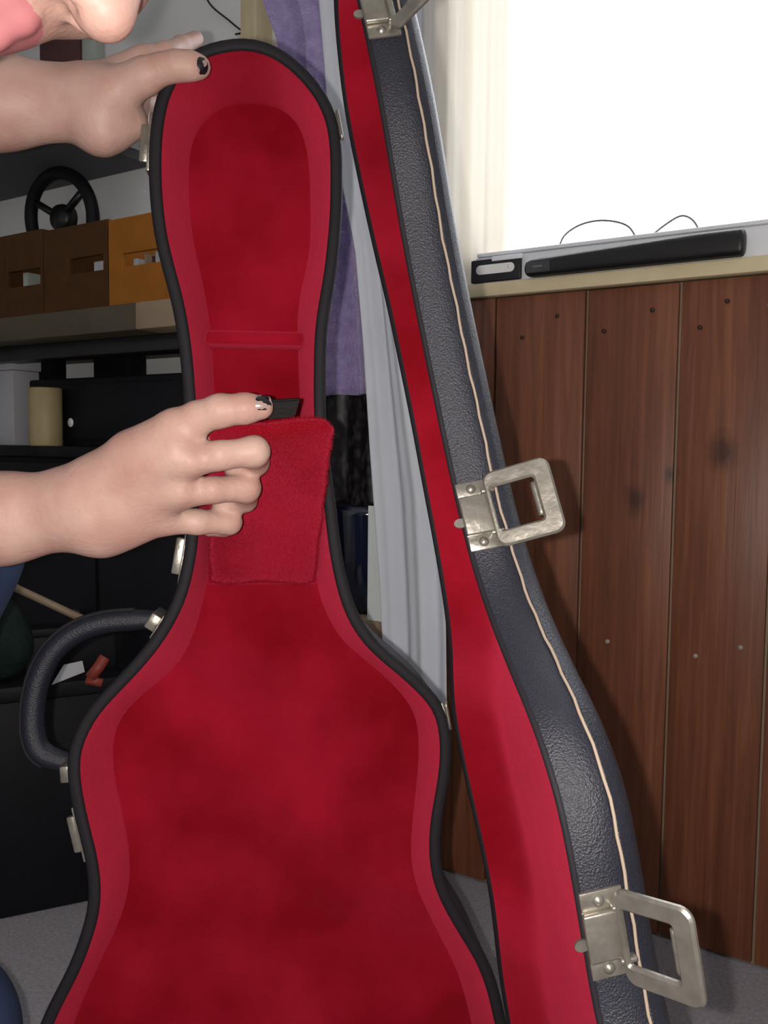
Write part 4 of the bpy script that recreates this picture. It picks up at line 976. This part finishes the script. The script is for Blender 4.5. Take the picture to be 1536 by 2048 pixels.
# upper black amplifier box on it
g0, g1 = wsz(54, 850, 0.245)[0], wsz(420, 850, 0.245)[0]; zg = wsz(210, 752, 0.245)[1]
amp = tag(empty('black_speaker_box', wa((g0 + g1) / 2, 0.19, zlow)), 'black speaker box on the cabinet below the shelf', 'speaker')
mk('housing', *box_data(wa, g0, g1, 0.130, 0.240, zlow, zg, 0.005), MT['blacksoft'], amp, sharp=40)
mk('grille', *box_data(wa, g0 + 0.03, g1 - 0.012, 0.240, 0.244, zlow + 0.012, zg - 0.012, 0.002), MT['blacksoft'], amp, sharp=40)
pv, pz = wsz(140, 845, 0.245)
mk('badge', *lathe(wa(pv, 0.2435, pz), NW, [(0.0001, 0.003), (0.007, 0.002), (0.009, 0)], 20), MT['silver'], amp)
# white panel at the far left
p0, p1 = wsz(-60, 800, 0.28)[0], wsz(22, 800, 0.28)[0]
zp0 = zlow; zp1 = wsz(20, 708, 0.28)[1]
pan = tag(empty('white_storage_box', wa((p0 + p1) / 2, 0.2, zlow)), 'white storage box on the black cabinet at the left edge beneath the shelf', 'box')
mk('body', *box_data(wa, p0, p1, 0.215, 0.275, zlow, zp1 - 0.03, 0.003), MT['paper'], pan, sharp=40)
mk('lid', *box_data(wa, p0 - 0.003, p1 + 0.003, 0.212, 0.28, zp1 - 0.03, zp1, 0.003), MT['paper'], pan, sharp=40)
# cream pillar candle on the cabinet
cs, cz = wsz(92, 880, 0.275); 
r_c = 0.5 * abs(wsz(120, 850, 0.275)[0] - wsz(64, 850, 0.275)[0]) * 0.72
ztop = wsz(84, 776, 0.275)[1]
tag(mk('pillar_candle', *lathe(wa(cs, 0.275, zlow), (0, 0, 1), [(0.001, 0.0), (r_c * 0.97, 0.0), (r_c, 0.003), (r_c, ztop - zlow - 0.002), (r_c * 0.95, ztop - zlow), (r_c * 0.3, ztop - zlow - 0.003), (0.001, ztop - zlow - 0.003)], 32), MT['candle']), 'cream pillar candle in front of the black speaker box', 'candle')
# low black crate on the carpet, carrying the bags
BA, BE, BN = np.array([-0.70, 1.31]), np.array([0.896, 0.444]), np.array([0.444, -0.896])
def cr_(a, b, z): p = BA + BE * a + BN * b; return (p[0], p[1], z)
ZC = 0.37
crate = tag(empty('black_crate', cr_(0.155, -0.05, 0)), 'tall black crate standing on the grey carpet left of the case', 'crate')
mk('body', *box_data(cr_, 0, 0.31, -0.10, 0, 0, ZC - 0.025, 0.004), MT['blacksoft'], crate, sharp=40)
mk('lid', *box_data(cr_, -0.004, 0.314, -0.104, 0.004, ZC - 0.025, ZC, 0.004), MT['blacksoft'], crate, sharp=40)
bxo = tag(empty('small_black_box', cr_(0.24, -0.075, ZC)), 'small black box at the back of the crate behind the case handle', 'box')
mk('body', *box_data(cr_, 0.165, 0.308, -0.102, -0.058, ZC, 0.432, 0.003), MT['blacksoft'], bxo, sharp=40)
mk('lid', *box_data(cr_, 0.163, 0.310, -0.104, -0.056, 0.432, 0.446, 0.003), MT['blacksoft'], bxo, sharp=40)
def quadcard(name, c4, th, m, label, cat):
    n = np.cross(c4[1] - c4[0], c4[3] - c4[0]); n /= np.linalg.norm(n)
    V = [p + n * o for o in (0, th) for p in c4]
    return tag(mk(name, V, [[0, 1, 2, 3], [7, 6, 5, 4], [0, 4, 5, 1], [1, 5, 6, 2], [2, 6, 7, 3], [3, 7, 4, 0]], m, smooth=False), label, cat)
quadcard('paper_sheet', [at(104, 1370, 1.392), at(170, 1344, 1.405), at(165, 1322, 1.412), at(128, 1330, 1.405)], 0.002, MT['paper'], 'folded white sheet on the black crate, seen through the case handle', 'paper')
tag(mk('red_clip', *join(tube([at(180, 1356, 1.395), at(196, 1336, 1.40), at(210, 1314, 1.405)], 0.009, 10), tube([at(172, 1360, 1.395), at(205, 1366, 1.40)], 0.007, 10)), MT['red']), 'rust red plastic piece beside the white sheet on the crate', 'clip')
# pale rod slanting down to the small box
tag(mk('wooden_rod', *tube([at(6, 1164, 1.47), at(90, 1203, 1.475), at(178, 1244, 1.48)], 0.0066, 12), MT['palewood']), 'pale wooden rod slanting down above the case handle', 'rod')
# dark green bag at the left edge
def gb(P):
    c = np.array([-0.645, 1.410, 0.41]); c2 = np.array([-0.64, 1.415, 0.46])
    d = smin(ell(P, c, I3, (0.078, 0.042, 0.055)), ell(P, c2, I3, (0.068, 0.038, 0.062)), 0.05)
    d = smax(d, 0.376 - P[:, 2], 0.01)
    return d + 0.005 * np.sin(P[:, 0] * 60 + P[:, 2] * 25) * np.sin(P[:, 2] * 38 + 1.0)
cg = np.array([-0.63, 1.42, 0.37])
Vg, Fg = mesh_sdf(gb, cg - np.array([0.12, 0.12, 0.03]), cg + np.array([0.12, 0.12, 0.32]), 0.005)
gbo = mk_fast('green_bag', Vg, Fg, [MT['green']], None)
tag(gbo, 'crumpled dark green bag on the black crate at the left edge', 'bag')
